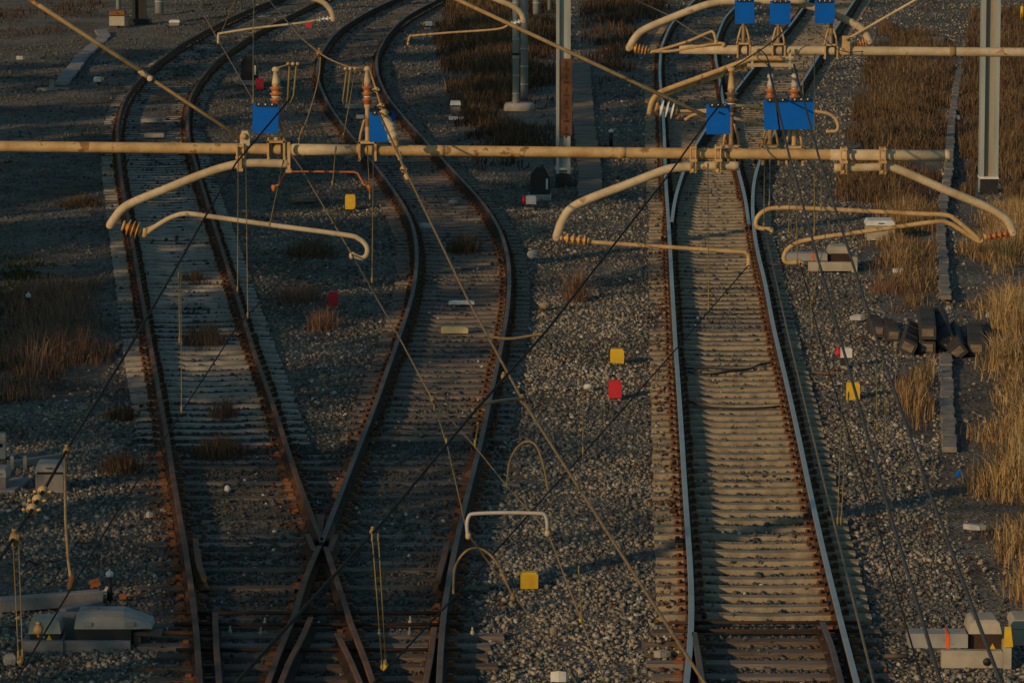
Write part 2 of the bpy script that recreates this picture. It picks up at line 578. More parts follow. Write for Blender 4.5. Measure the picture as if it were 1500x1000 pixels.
def concrete_sleeper_mesh(L, W, mats, clip=True, seed=0, ztop=0.055):
    r = random.Random(seed)
    b = MB()
    n = 10
    xs = [-L / 2 + L * i / n for i in range(n + 1)]
    V = []
    for x in xs:
        end = abs(x) > L / 2 - 0.01
        mid = 1 - math.exp(-(x / 0.55) ** 2)
        zt = ztop - 0.022 * (1 - mid) - (0.012 if end else 0) + r.uniform(-.004, .004)
        wt = W / 2 * (0.80 + 0.1 * mid) * (0.96 if end else 1) + r.uniform(-.004, .004)
        V += [(x, -W / 2, -0.15), (x, -W / 2, zt - 0.045), (x, -wt, zt), (x, wt, zt), (x, W / 2, zt - 0.045), (x, W / 2, -0.15)]
    Fc = []
    for i in range(n):
        for j in range(5):
            a = i * 6 + j
            Fc.append([a, a + 6, a + 7, a + 1])
    Fc.append([0, 1, 2, 3, 4, 5]); Fc.append([n * 6 + j for j in (5, 4, 3, 2, 1, 0)])
    b.add(V, Fc, 0)
    if clip:
        for s in (-1, 1):
            for q in (-1, 1):
                x = s * GH + q * 0.115
                b.box((x, 0, 0.066), (0.10, 0.17, 0.04), 0, 1)
                b.box((x + q * 0.012, 0.0, 0.096), (0.05, 0.06, 0.045), 0, 1)
                b.lathe((x + q * 0.03, -0.06, 0.08), (0, 0, 1), [(0, .02), (.045, .02), (.05, .008)], 6, 1)
    me = b.build('sleeper', mats)
    d = me.data
    bpy.data.objects.remove(me)
    return d


SL_CONC = [concrete_sleeper_mesh(2.65, 0.23, ['concrete', 'rust'], True, i, 0.05) for i in range(4)]
SL_OLD = [concrete_sleeper_mesh(2.65, 0.20, ['concrete_old', 'rust'], True, i + 20, 0.042) for i in range(4)]
SL_TIMB = [concrete_sleeper_mesh(2.6, 0.26, ['timber_grey', 'rust'], True, i + 9, 0.04) for i in range(4)]


def centre(l1, l2, y0, y1):
    """middle line of two rails between two distances"""
    out = []
    for p in l1:
        d = np.linalg.norm(l2 - p, axis=1)
        j = int(np.argmin(d))
        out.append((p + l2[j]) / 2)
    c = np.array(out)
    k = np.ones(9) / 9
    c2 = c.copy()
    c2[4:-4, 0] = np.convolve(c[:, 0], k, 'valid'); c2[4:-4, 1] = np.convolve(c[:, 1], k, 'valid')
    m = (c2[:, 1] >= y0) & (c2[:, 1] <= y1)
    return c2[m]


FOOT = []                        # sleeper footprints, for laying the ballast


def lay_sleepers(cl, kinds, parent, pitch=0.6, jit=0.015, drop=None, lim=100, name='sleeper'):
    seg = np.r_[0, np.cumsum(np.linalg.norm(np.diff(cl, axis=0), axis=1))]
    s = np.arange(0.1, seg[-1], pitch)
    rest_v, rest_f, n = MB(), [], 0
    for i, a in enumerate(s):
        a += random.uniform(-.02, .02)
        x = np.interp(a, seg, cl[:, 0]); y = np.interp(a, seg, cl[:, 1])
        x2 = np.interp(a + .5, seg, cl[:, 0]); y2 = np.interp(a + .5, seg, cl[:, 1])
        x1 = np.interp(a - .5, seg, cl[:, 0]); y1 = np.interp(a - .5, seg, cl[:, 1])
        ang = math.atan2(y2 - y1, x2 - x1) - math.pi / 2 + random.uniform(-.012, .012)
        dz = drop(x, y) if drop else 0.0
        me = random.choice(kinds)
        FOOT.append((x, y, ang, 2.65))
        dx = random.uniform(-jit, jit)
        loc = Vector((x + dx, y, dz + random.uniform(-.006, .006)))
        if n < lim:
            o = bpy.data.objects.new(name, me)
            COL.objects.link(o)
            o.parent = parent
            o.location = loc - parent.location
            o.rotation_euler = (0, 0, ang)
            n += 1
        else:
            R = Matrix.Rotation(ang, 3, 'Z')
            off = len(rest_v.v)
            rest_v.v += [R @ v.co + loc for v in me.vertices]
            for p in me.polygons:
                rest_v.f.append([k + off for k in p.vertices]); rest_v.m.append(p.material_index); rest_v.s.append(False)
    if rest_v.v:
        o = rest_v.build('sleepers', list(kinds[0].materials), parent)
        tag(o, kind='stuff')


# ---- the four tracks
def at_line(pl, i):
    return Vector((pl[i, 0], pl[i, 1], 0))


trA = thing('railway_track', 'rusty track on pale concrete sleepers, leftmost of the tracks', 'railway track', at_line(lA_L, 0))
trB = thing('railway_track', 'S-curved track with dark muddy sleepers, joining the leftmost track at the crossing', 'railway track', at_line(lB_R, 0))
trC = thing('railway_track', 'straight track with polished bluish rails and tan sleepers, right of the gravel strip', 'railway track', at_line(lC_L, 0))
trD = thing('railway_track', 'branch track leaving the polished straight track towards the upper right', 'railway track', at_line(lD_L, 0))

rail(lA_L, 'rail', 'head_rust', 'rail_side', trA)
rail(lA_R, 'rail', 'head_rust', 'rail_side', trA)
rail(lB_L, 'rail', 'head_mid', 'rail_dark', trB)
rail(lB_R, 'rail', 'head_mid', 'rail_dark', trB)
rail(lC_L, 'rail', 'head_bright', 'rail_side', trC)
rail(lC_R, 'rail', 'head_bright', 'rail_side', trC)
rail(lD_L, 'rail', 'head_bright', 'rail_dark', trD)
rail(lD_R, 'rail', 'head_bright', 'rail_side', trC)

# crossing and switch rails at the foot of the picture
legL = line([(468, 797), (463, 807), (447, 846), (431, 898), (409, 952), (392, 1000)], 0.25, near=NEAR, step=0.25)
legR = line([(476, 797), (480, 808), (499, 865), (515, 914), (534, 962), (547, 1000)], 0.25, near=NEAR, step=0.25)
for w_pts, w_par in (([(449, 779), (455, 793), (461, 805)], trB), ([(493, 779), (487, 794), (482, 806)], trA)):
    rail(line(w_pts, 0.15, step=0.2), 'wing_rail', 'head_rust', 'rail_side', w_par, dz=-.004)
rail(legL, 'leg_rail', 'head_rust', 'rail_side', trB)
rail(legR, 'leg_rail', 'head_rust', 'rail_side', trA)
for pts, par in (([(315, 890), (316, 933), (321, 1000)], trA), ([(493, 925), (511, 960), (528, 1000)], trA),
                 ([(458, 897), (442, 933), (423, 968), (411, 1000)], trB), ([(637, 912), (631, 960), (623, 1000)], trB),
                 ([(1016, 922), (1021, 948), (1029, 1000)], trC), ([(1203, 905), (1219, 946), (1233, 1000)], trC)):
    rail(line(pts, 0.3, near=NEAR, step=0.3), 'switch_blade', 'head_rust' if par is not trC else 'head_mid', 'rail_dark', par)
rail(line([(287, 782), (287, 800), (291, 825), (299, 845)], 0.3, step=0.3), 'check_rail', 'head_rust', 'rust_bright', trA)
rail(line([(656, 788), (651, 815), (645, 835), (641, 850)], 0.3, step=0.3), 'check_rail', 'head_rust', 'rust_bright', trB)
# crossing nose block
b = MB()
q = [G(x, y, 0) for x, y in ((462, 772), (476, 772), (473, 800), (469, 800))]
b.add([Vector((p.x, p.y, .05)) for p in q] + [Vector((p.x, p.y, .185)) for p in q],
      [[3, 2, 1, 0], [4, 5, 6, 7], [0, 1, 5, 4], [1, 2, 6, 5], [2, 3, 7, 6], [3, 0, 4, 7]])
b.build('crossing_block', 'rust', trB)
for pts, par in (([(451, 783), (463, 770), (467, 783), (470, 799), (463, 809)], trB), ([(491, 783), (479, 772), (476, 783), (473.5, 799), (480, 810)], trA)):
    b = MB()
    q = [G(x, y, 0) for x, y in pts]
    if par is trA:
        q = q[::-1]
    n = len(q)
    b.add([Vector((p.x, p.y, .04)) for p in q] + [Vector((p.x, p.y, .16)) for p in q],
          [list(range(n)), [n + i for i in reversed(range(n))]] + [[(i + 1) % n, i, n + i, n + (i + 1) % n] for i in range(n)])
    b.build('crossing_filler', 'rust', par)

yA = G(300, 655).y


def bury(y0, y1, d):
    return lambda x, y: -d * min(1, max(0, (y - y0) / (y1 - y0))) - (.012 if math.sin(y * 1.7) > .55 else 0)


cA = centre(lA_L, lA_R, yA, 195)
lay_sleepers(cA, SL_OLD, trA, drop=lambda x, y: bury(90, 116, .055)(x, y) - .045 * max(0, 1 - (y - yA) / 4.5) - (.03 if 78.5 < y < 81 else 0))


def dropB(x, y):
    v = math.sin(y * 0.35 + 1) + math.sin(y * 0.83)
    return -0.016 - .03 * min(1, max(0, (y - 95) / 30)) - (0.02 if v > 0.9 else 0) - (0.025 if 60 < y < 66 else 0)


lay_sleepers(centre(lB_L, lB_R, yA + .6, 195), SL_TIMB, trB, drop=dropB)
cC1 = centre(lC_L, lD_R, G(1100, 912).y, G(1100, 300).y)
cC2 = centre(lC_L, lC_R, G(1100, 300).y, 195)
lay_sleepers(np.vstack([cC1, cC2]), SL_CONC, trC, drop=lambda x, y: (-0.03 if 75 < y < 86 and math.sin(y * 1.1) > -.2 else 0) - (0.02 if y > 78 else 0) - .04 * min(1, max(0, (y - 112) / 22)))
lay_sleepers(centre(lD_L, lD_R, G(1100, 215).y, 195), SL_CONC, trD, drop=lambda x, y: -0.04)

# long timbers under the turnouts
def timber(x0, x1, y0, y1, parent, m='timber', z=0.035):
    b = MB()
    a = math.atan2(y1 - y0, x1 - x0)
    L = math.hypot(x1 - x0, y1 - y0)
    b.box(((x0 + x1) / 2, (y0 + y1) / 2, z - 0.1), (L, 0.25, 0.2), a, 0, bev=0.015)
    FOOT.append(((x0 + x1) / 2, (y0 + y1) / 2, a, L))
    for pl in ((lA_L, lB_R, lA_R, lB_L, legL, legR) if x1 < 1 else (lC_L, lD_R)):
        if pl[:, 1].min() - .2 < y0 < pl[:, 1].max() + .2:
            xr = xat(pl, y0)
            b.box((xr, y0, z + .012), (.36, .16, .026), a, 1)
            for q in (-1, 1):
                b.box((xr + q * .12, y0, z + .035), (.07, .07, .05), a, 1)
    return b.build('turnout_timber', [m, 'rust_bright'], parent)


def xat(pl, y):
    o = np.argsort(pl[:, 1])
    return float(np.interp(y, pl[o, 1], pl[o, 0]))


yy = 46.2
while yy < yA - .3:
    timber(xat(lA_L, yy) - random.uniform(.4, .75), xat(lB_R, yy) + random.uniform(.4, .8), yy + random.uniform(-.06, .06), yy + random.uniform(-.06, .06), trA,
           random.choice(['timber', 'timber_grey', 'timber']), random.uniform(.0, .03) if yy < 54.2 else random.uniform(-.025, .018))
    yy += 0.6
yy = 46.2
while yy < G(1100, 918).y:
    timber(xat(lC_L, yy) - random.uniform(.4, .6), xat(lD_R, yy) + random.uniform(.4, .6), yy, yy + random.uniform(-.05, .05), trC,
           random.choice(['timber', 'timber_grey']), random.uniform(.0, .035))
    yy += 0.62

# stretcher rods and slide chairs at the blades
def rods(pl0, pl1, ys, parent, m='black', zz=.1, ext=0.25):
    for y in ys:
        b = MB()
        b.tube([(xat(pl0, y) - ext, y, zz), (xat(pl1, y) + ext, y, zz)], 0.022, 8)
        b.build('stretcher_rod', m, parent)


rods(lA_L, lB_R, [G(0, y).y for y in (908, 925, 962)], trA, 'rail_dark', .09)
rods(lC_L, lD_R, [G(0, y).y for y in (922, 934)], trC, 'rail_dark', .09)
for pl, par, s in ((lA_L, trA, 1), (lD_R, trC, -1)):
    for i in range(6):
        y = G(0, 905 + i * 19).y
        b = MB()
        b.box((xat(pl, y) + s * 0.16, y, 0.055), (0.2, 0.11, 0.03), 0, 0)
        b.build('slide_chair', 'head_mid', par)
for x, y in ((388, 916), (382, 930), (556, 932), (601, 914), (600, 930), (692, 930), (337, 928), (245, 930)):
    b = MB()
    p = G(x, y, .04)
    b.lathe(p, (0, 0, 1), [(0, .025), (.05, .025), (.055, .012), (.1, .012)], 8)
    b.build('screw_spike', 'cream', trA)

# ------------------------------------------------------------------ ground sheet
TR = [lA_L, lA_R, lB_L, lB_R, lC_L, lC_R, lD_L, lD_R]
ALLR = np.vstack([p[::2] for p in TR])
CLS = [centre(lA_L, lA_R, 44, 200), centre(lB_L, lB_R, 44, 200), cC1, cC2, centre(lD_L, lD_R, 95, 200)]
ALLC = np.vstack(CLS + [np.array([[xat(lA_L, y) * .5 + xat(lB_R, y) * .5 + k, y] for y in np.arange(44, yA, .5) for k in (-1.2, -.4, .4, 1.2)])] +
                 [np.array([[xat(lC_L, y) * .5 + xat(lD_R, y) * .5, y] for y in np.arange(44, 55, .5)])])


def mind(P, Q, chunk=20000):
    out = np.empty(len(P), dtype=np.float32)
    Q = Q.astype(np.float32)
    for i in range(0, len(P), chunk):
        p = P[i:i + chunk].astype(np.float32)
        d = (p[:, None, 0] - Q[None, :, 0]) ** 2 + (p[:, None, 1] - Q[None, :, 1]) ** 2
        out[i:i + chunk] = np.sqrt(d.min(1))
    return out


def und(x, y):
    return 0.035 * np.sin(x * 1.3 + y * 0.21) * np.sin(y * 0.47 + 1) + 0.03 * np.sin(x * 0.6 - y * 0.33 + 2) + 0.012 * np.sin(x * 4.1 + y * 2.3)


def ground_z(x, y):
    P = np.stack([np.ravel(x), np.ravel(y)], 1)
    d = mind(P, ALLC)
    k = np.clip((d - 1.0) / 0.8, 0, 1)
    deep = np.where((P[:, 1] < yA) & (P[:, 0] < 0) & (P[:, 1] > 53.5), -0.02, -0.03)
    z = deep * (1 - k) + k * (und(P[:, 0], P[:, 1]) - 0.03)
    far = np.clip((np.abs(P[:, 0]) - 35) / 10, 0, 1)
    return (z * (1 - far)).reshape(np.shape(x))


xs = np.r_[-3000, -1200, -400, -150, -70, np.arange(-40, 40.01, 0.5), 70, 150, 400, 1200, 3000]
ys = np.r_[-2000, -600, -200, -60, 0, 20, np.arange(36, 200.01, 0.6), 215, 240, 300, 450, 900, 2000, 4500]
X, Y = np.meshgrid(xs, ys)
Zg = np.zeros_like(X)
mid = (np.abs(X) <= 40) & (Y >= 36) & (Y <= 200)
Zg[mid] = ground_z(X[mid], Y[mid])
V = np.stack([X.ravel(), Y.ravel(), Zg.ravel()], 1)
ny_, nx_ = X.shape
idx = np.arange(nx_ * ny_).reshape(ny_, nx_)
quads = np.stack([idx[:-1, :-1], idx[:-1, 1:], idx[1:, 1:], idx[1:, :-1]], -1).reshape(-1)
g = fast_mesh('ground', V, quads, 4, M['ground'], smooth=True)
tag(g, kind='structure')


# ------------------------------------------------------------------ grass zones: polygons of photo pixels where the stems stand
def poly(pts):
    return np.array([G(x, y)[:2] for x, y in pts])


def inside(P, pg):
    c = np.zeros(len(P), dtype=bool)
    j = len(pg) - 1
    for i in range(len(pg)):
        a, b_ = pg[i], pg[j]
        hit = ((a[1] > P[:, 1]) != (b_[1] > P[:, 1])) & (P[:, 0] < (b_[0] - a[0]) * (P[:, 1] - a[1]) / (b_[1] - a[1] + 1e-12) + a[0])
        c ^= hit
        j = i
    return c


def vnoise(x, y, s, seed):
    """smooth value noise"""
    r = np.random.default_rng(seed)
    T = r.random((64, 64))
    u = x / s; v = y / s
    i = np.floor(u).astype(int); j = np.floor(v).astype(int)
    fu = u - i; fv = v - j
    fu = fu * fu * (3 - 2 * fu); fv = fv * fv * (3 - 2 * fv)
    g_ = lambda a, b_: T[a % 64, b_ % 64]
    return (g_(i, j) * (1 - fu) + g_(i + 1, j) * fu) * (1 - fv) + (g_(i, j + 1) * (1 - fu) + g_(i + 1, j + 1) * fu) * fv


def blades(P, h, wd, lean, seed):
    """one bent tapering blade per point: 5 vertices, quad + triangle given as 3 triangles"""
    r = np.random.default_rng(seed)
    n = len(P)
    a = r.uniform(0, 2 * np.pi, n)
    l = np.clip(np.abs(r.normal(0, lean * 1.25, n)), 0, .9) * h
    dx, dy = np.cos(a) * l, np.sin(a) * l
    b_ = r.uniform(-0.9, 0.9, n)
    wx, wy = np.cos(b_) * wd / 2, np.sin(b_) * wd / 2
    z0 = P[:, 2]
    V = np.empty((n, 5, 3))
    V[:, 0] = np.stack([P[:, 0] - wx, P[:, 1] - wy, z0 - .02], 1)
    V[:, 1] = np.stack([P[:, 0] + wx, P[:, 1] + wy, z0 - .02], 1)
    V[:, 2] = np.stack([P[:, 0] + dx * .35 + wx * .8, P[:, 1] + dy * .35 + wy * .8, z0 + h * .6], 1)
    V[:, 3] = np.stack([P[:, 0] + dx * .35 - wx * .8, P[:, 1] + dy * .35 - wy * .8, z0 + h * .6], 1)
    V[:, 4] = np.stack([P[:, 0] + dx, P[:, 1] + dy, z0 + h * np.clip(1 - l / np.maximum(h, .01) * .3, .5, 1)], 1)
    base = (np.arange(n) * 5)[:, None]
    L = (base + np.array([[0, 1, 2, 0, 2, 3, 3, 2, 4]])).reshape(-1)
    return V.reshape(-1, 3), L


def grass(name, pg, dens, h0, h1, wd, material, seed, lean=0.25, thr=0.3, tb=0.5, ts=0.25, ns=0.9, edge=0.9):
    lo, hi = pg.min(0), pg.max(0)
    r = np.random.default_rng(seed)
    n = int((hi - lo).prod() * dens)
    P = lo + r.random((n, 2)) * (hi - lo)
    P = P[inside(P, pg)]
    nz = vnoise(P[:, 0] + 100, P[:, 1] + 100, ns, seed) * .65 + vnoise(P[:, 0] + 50, P[:, 1] + 50, ns * .35, seed + 1) * .35
    # thin out towards the edge of the zone
    e = np.vstack([pg[i] + (pg[(i + 1) % len(pg)] - pg[i]) * t for i in range(len(pg)) for t in np.linspace(0, 1, 24, endpoint=False)])
    ed = np.clip(mind(P, e) / edge, 0, 1)
    nz = nz - (1 - ed) * .42
    keep = (nz > thr + r.uniform(-.14, .14, len(P))) & ~inside(P, EXCL) & ~inside(P, EXCL2) & ~inside(P, EXCL3)
    P, nz = P[keep], nz[keep]
    dr = mind(P, ALLC)
    P, nz = P[dr > 1.6], nz[dr > 1.6]
    h = (h0 + (h1 - h0) * np.clip((nz - thr) / (0.8 - thr), 0, 1)) * r.uniform(.55, 1.15, len(P))
    z = und(P[:, 0], P[:, 1]) - .03
    V, L = blades(np.c_[P, z], h, wd * r.uniform(.6, 1.4, len(P)), lean, seed)
    t = np.clip(tb + ts * r.normal(size=len(P)) + (nz - .5) * .6, 0, 1)
    o = fast_mesh(name, V, L, 3, M[material], np.repeat(t, 5))
    return o


ZONES = []
EXCL3 = poly([(1428, 262), (1470, 262), (1472, 312), (1426, 312)])
EXCL2 = poly([(728, 156), (796, 156), (796, 184), (728, 184)])
EXCL = poly([(1262, 458), (1262, 545), (1370, 552), (1450, 530), (1455, 470), (1400, 452)])


def zone(name, label, pts, *a, **k):
    pg = poly(pts)
    ZONES.append(pg)
    o = grass(name, pg, *a, **k)
    tag(o, label, 'grass', kind='stuff')
    return o


zone('dry_grass', 'tall golden dry grass along the right edge beside the trough', [(1402, 640), (1412, 760), (1455, 850), (1500, 940), (1640, 960), (1640, 300), (1405, 300), (1398, 440), (1400, 560)],
     300, .3, 1.1, .013, 'dry_grass', 31, 0.5, 0.34, .55, .28, ns=2.1)
zone('dry_grass', 'golden grass between the gravel and the cable trough above the sleeper heap', [(1262, 385), (1300, 465), (1345, 480), (1366, 470), (1376, 300), (1285, 290), (1258, 330)],
     300, .25, .85, .014, 'dry_grass', 33, 0.5, 0.27, .38, .26, ns=1.2)
zone('dry_grass', 'tawny grass clump below the sleeper heap left of the trough', [(1308, 560), (1330, 640), (1366, 645), (1370, 535), (1325, 520)],
     300, .3, .85, .016, 'dry_grass', 35, 0.24, 0.28, .45, .2)
zone('brown_grass', 'brown grass on the far right verge above the cantilever beam end', [(1222, 292), (1372, 300), (1392, 150), (1400, 60), (1290, 40), (1262, 110), (1240, 200)],
     110, .22, .75, .026, 'brown_grass', 37, 0.45, 0.14, .68, .25, ns=2.2, edge=1.0)
zone('brown_grass', 'brown grass right of the far trough round the wide mast', [(1404, 300), (1640, 300), (1640, 20), (1420, 20), (1405, 150)],
     100, .2, .7, .026, 'brown_grass', 39, 0.45, 0.15, .66, .25, ns=2.2, edge=.8)
zone('brown_grass', 'dark brown dead growth round the twin pole in the middle distance', [(668, 190), (700, 250), (812, 252), (812, 160), (838, 60), (812, 5), (640, 5), (636, 60)],
     95, .2, .85, .028, 'brown_grass', 41, 0.5, 0.18, .42, .24, ns=2.4, edge=1.6)
zone('brown_grass', 'dark weeds between the plank path and the far curve of the straight track', [(850, 95), (880, 130), (945, 110), (958, 70), (990, 10), (985, -20), (850, -20)],
     50, .2, .6, .03, 'brown_grass', 43, 0.4, 0.3, .25, .2, ns=1.5, edge=1.4)
zone('reddish_weeds', 'thin reddish weeds on the left bank beside the leftmost track', [(-40, 470), (-40, 590), (120, 580), (160, 530), (175, 440), (130, 410), (50, 420)],
     130, .15, .8, .010, 'red_grass', 45, 0.55, 0.2, .5, .3, ns=.8, edge=1.0)
zone('low_green', 'dull green moss and short grass at the left edge', [(-40, 380), (-40, 600), (60, 590), (95, 560), (80, 470), (110, 400), (60, 370)],
     160, .06, .2, .03, 'green_grass', 47, 0.5, 0.35, .45, .25, ns=.9)
zone('low_green', 'green patch of short grass at the lower left edge', [(-40, 800), (-40, 875), (18, 868), (30, 838), (15, 815)],
     260, .04, .14, .02, 'green_grass', 49, 0.5, 0.3, .8, .2, ns=.6)
zone('low_green', 'dull green plants by the foot of the tall golden grass', [(1372, 660), (1395, 780), (1440, 880), (1470, 940), (1490, 930), (1440, 830), (1412, 760), (1400, 640)],
     180, .05, .2, .02, 'green_grass', 51, 0.5, 0.35, .5, .25, ns=.6)
zone('brown_grass', 'dark scrub at the far upper left of the yard', [(-40, 60), (0, 66), (120, 50), (180, 20), (180, -10), (-40, -20)],
     20, .08, .3, .035, 'brown_grass', 53, 0.5, 0.5, .1, .12, ns=2.0)


def tuft(px, py, n, h, spread, material, label, seed, wd=.012, lean=.5):
    r = np.random.default_rng(seed)
    p = G(px, py)
    rr = spread * 1.5 * np.sqrt(r.random(n)) * r.uniform(.3, 1, n); an = r.uniform(0, 6.283, n)
    rr = np.minimum(rr, spread * 1.15)
    P = np.c_[p.x + rr * np.cos(an), p.y + rr * 1.3 * np.sin(an), np.full(n, -.04)]
    V, L = blades(P, h * r.uniform(.35, 1.1, n) * (1.15 - .6 * rr / (spread * 1.5)), wd * r.uniform(.6, 1.4, n), lean, seed)
    V = V - np.array([p.x, p.y, 0])
    o = fast_mesh('weed_tuft', V, L, 3, M[material], np.repeat(np.clip(r.normal(.5, .28, n), 0, 1), 5))
    o.location = (p.x, p.y, 0)
    return tag(o, label, 'weed', 'weed tufts among the tracks')


for i, (x, y, n, h, s, m_, lb) in enumerate([
    (455, 375, 420, .5, .35, 'brown_grass', 'broad brown weed tuft under the hooked end of the left steady arm'),
    (440, 440, 420, .4, .4, 'red_grass', 'reddish weed tuft around the red marker cube in the triangle'),
    (475, 478, 260, .45, .2, 'red_grass', 'pale weed tuft below the red marker cube in the triangle'),
    (285, 412, 220, .3, .2, 'brown_grass', 'small weed tuft between the leftmost rails above the switch box pair'),
    (300, 505, 420, .5, .25, 'red_grass', 'tall reddish weed growing up between the leftmost rails'),
    (178, 612, 300, .3, .17, 'brown_grass', 'round brown tuft at the sleeper ends left of the leftmost rail'),
    (178, 690, 360, .4, .2, 'brown_grass', 'dark bushy tuft left of the leftmost rail where its concrete sleepers stop'),
    (320, 668, 420, .4, .27, 'brown_grass', 'brown tuft between the leftmost rails at the last concrete sleepers'),
    (328, 610, 240, .4, .15, 'red_grass', 'thin reddish weed on pale sleepers of the leftmost track'),
    (680, 368, 320, .5, .22, 'brown_grass', 'upright dark tuft between the S-curved rails'),
    (843, 440, 200, .75, .13, 'red_grass', 'thin russet stalks on the gravel left of the polished rails'),
    (120, 300, 200, .3, .3, 'brown_grass', 'brown tuft at the left sleeper ends under the left beam'),
    (48, 450, 260, .6, .3, 'red_grass', 'tall reddish stalks beside the white capped post on the left bank'),
    (100, 520, 420, .6, .4, 'red_grass', 'thick reddish thicket on the left bank nearest the rail'),
    (1300, 425, 200, .25, .3, 'red_grass', 'rusty red low weeds just below the concrete machine base on the right'),
    (330, 250, 200, .3, .3, 'brown_grass', 'brown tuft between the two left tracks by the stay clamp'),
]):
    tuft(x, y, int(n * (1.5 if x > 150 else 2.6)), h * 1.1, s * (1.35 if x > 150 else 1.7), m_, lb, 200 + i, .0085, .75)

# ------------------------------------------------------------------ ballast
def make_ballast():
    parts = []
    for y0, y1, dens, s0, s1 in ((43, 50, 90, .035, .075), (50, 60, 290, .023, .068), (60, 72, 230, .024, .068), (72, 88, 150, .026, .07), (88, 112, 85, .028, .07), (112, 150, 36, .035, .08), (150, 185, 18, .04, .09)):
        wy = 0.118 * y1 + 1.2
        n = int((y1 - y0) * 2 * wy * dens)
        x = RNG.uniform(-wy, wy, n); y = RNG.uniform(y0, y1, n)
        sz = s0 + (s1 - s0) * RNG.random(n) ** 2.6
        parts.append(np.stack([x, y, sz], 1))
    S = np.vstack(parts)
    inz = np.zeros(len(S), dtype=bool)
    for pg in ZONES:
        inz |= inside(S[:, :2], pg)
    clump = vnoise(S[:, 0] + 40, S[:, 1] + 10, 1.1, 5) * .6 + vnoise(S[:, 0] + 40, S[:, 1] + 10, .4, 6) * .4
    keep = (RNG.random(len(S)) < np.where(inz, .07, 1.0)) & (RNG.random(len(S)) < .38 + clump * 1.15)
    # fine dirt fills the yard left of the leftmost track and between the two left tracks far away
    keep &= ~((S[:, 0] < -.075 * S[:, 1]) & (S[:, 1] > 88) & (RNG.random(len(S)) < .6))
    S = S[keep]
    P = S[:, :2]
    # keep the stones off the sleepers, apart from a few
    FT = np.array(FOOT)
    on = np.zeros(len(S), dtype=bool)
    order = np.argsort(P[:, 1]); ysrt = P[order, 1]
    for fx, fy, fa, fl in FT:
        ext = .16 + abs(math.sin(fa)) * fl / 2
        a_, b_ = np.searchsorted(ysrt, [fy - ext, fy + ext])
        ii = order[a_:b_]
        dx = P[ii, 0] - fx; dy = P[ii, 1] - fy
        c, s = math.cos(fa), math.sin(fa)
        u = dx * c + dy * s; v = -dx * s + dy * c
        on[ii] |= (np.abs(u) < fl / 2 + .01) & (np.abs(v) < .145)
    dr = mind(P, ALLR)
    dc = mind(P, ALLC)
    late = (P[:, 1] > 54) & (P[:, 1] < yA) & (P[:, 0] < xat(lB_R, 57) + .9)
    dirty = vnoise(P[:, 0] + 9, P[:, 1] + 3, 1.6, 77) > .72
    shoulder = on & (P[:, 1] > 52) & (P[:, 1] < 100) & (np.abs(P[:, 0] - np.interp(P[:, 1], lC_L[:, 1], lC_L[:, 0]) + .33) < .2) & (vnoise(P[:, 0] * 0 + 3, P[:, 1] + 3, 1.5, 123) > .42)
    keep = (~on | shoulder | (RNG.random(len(S)) < np.where(late, .33, np.where(dirty, .26, .02)))) & (dr > .12)
    S, P, on, dr, dc = S[keep], P[keep], on[keep], dr[keep], dc[keep]
    n = len(S)
    z = ground_z(P[:, 0], P[:, 1]) + S[:, 2] * .16
    z = np.where(on, np.where((P[:, 1] > 54) & (P[:, 1] < yA) & (P[:, 0] < 0), -.005, .045), z)
    # crushed stones: jittered cubes
    cube = np.array([[-1, -1, -1], [1, -1, -1], [1, 1, -1], [-1, 1, -1], [-1, -1, 1], [1, -1, 1], [1, 1, 1], [-1, 1, 1]], dtype=float)
    V = cube[None] * (1 + RNG.uniform(-.5, .22, (n, 8, 3)))
    V *= S[:, None, 2:3] * .5 * RNG.uniform(.6, 1.12, (n, 1, 3)) * np.array([1.1, 1.1, .95])
    q = RNG.normal(size=(n, 4)); q /= np.linalg.norm(q, axis=1)[:, None]
    w_, x_, y_, z_ = q.T
    R = np.empty((n, 3, 3))
    R[:, 0, 0] = 1 - 2 * (y_ ** 2 + z_ ** 2); R[:, 0, 1] = 2 * (x_ * y_ - z_ * w_); R[:, 0, 2] = 2 * (x_ * z_ + y_ * w_)
    R[:, 1, 0] = 2 * (x_ * y_ + z_ * w_); R[:, 1, 1] = 1 - 2 * (x_ ** 2 + z_ ** 2); R[:, 1, 2] = 2 * (y_ * z_ - x_ * w_)
    R[:, 2, 0] = 2 * (x_ * z_ - y_ * w_); R[:, 2, 1] = 2 * (y_ * z_ + x_ * w_); R[:, 2, 2] = 1 - 2 * (x_ ** 2 + y_ ** 2)
    V = np.einsum('nij,nkj->nki', R, V)
    V += np.stack([P[:, 0], P[:, 1], z], 1)[:, None, :]
    t = RNG.beta(1.7, 1.55, n) * .76
    pn = vnoise(P[:, 0] + 70, P[:, 1] + 30, 2.2, 91) * .6 + vnoise(P[:, 0] + 70, P[:, 1] + 30, .7, 92) * .4
    t = np.clip(t + (pn - .5) * .6, 0, .76)
    t = np.where((dc < .72) & (P[:, 1] > 50), t * np.where(P[:, 0] < -.035 * P[:, 1], .18, .36), t)  # crib stones darkened: oily dirt, plus the shade of the gaps painted in
    t = np.where(RNG.random(n) < .022, .80, t)
    rust = RNG.random(n) < np.clip(1.3 - dr / .40, 0, .9)
    t = np.where((P[:, 0] < -.062 * P[:, 1]) & (P[:, 1] > 82), t * .62, t)  # far left yard: its deeper shade is put into the stone tint
    t = np.where((P[:, 1] > 100) & (P[:, 0] < 2), t * .75, t)  # farther stones left of the straight track darkened, shade painted in likewise
    t = np.where(rust, np.clip(.86 + .14 * (dr - .15) / .3 + RNG.uniform(-.02, .05, n), .845, 1), t)  # rust stain beside the rails, with the dark rail shadow painted into it
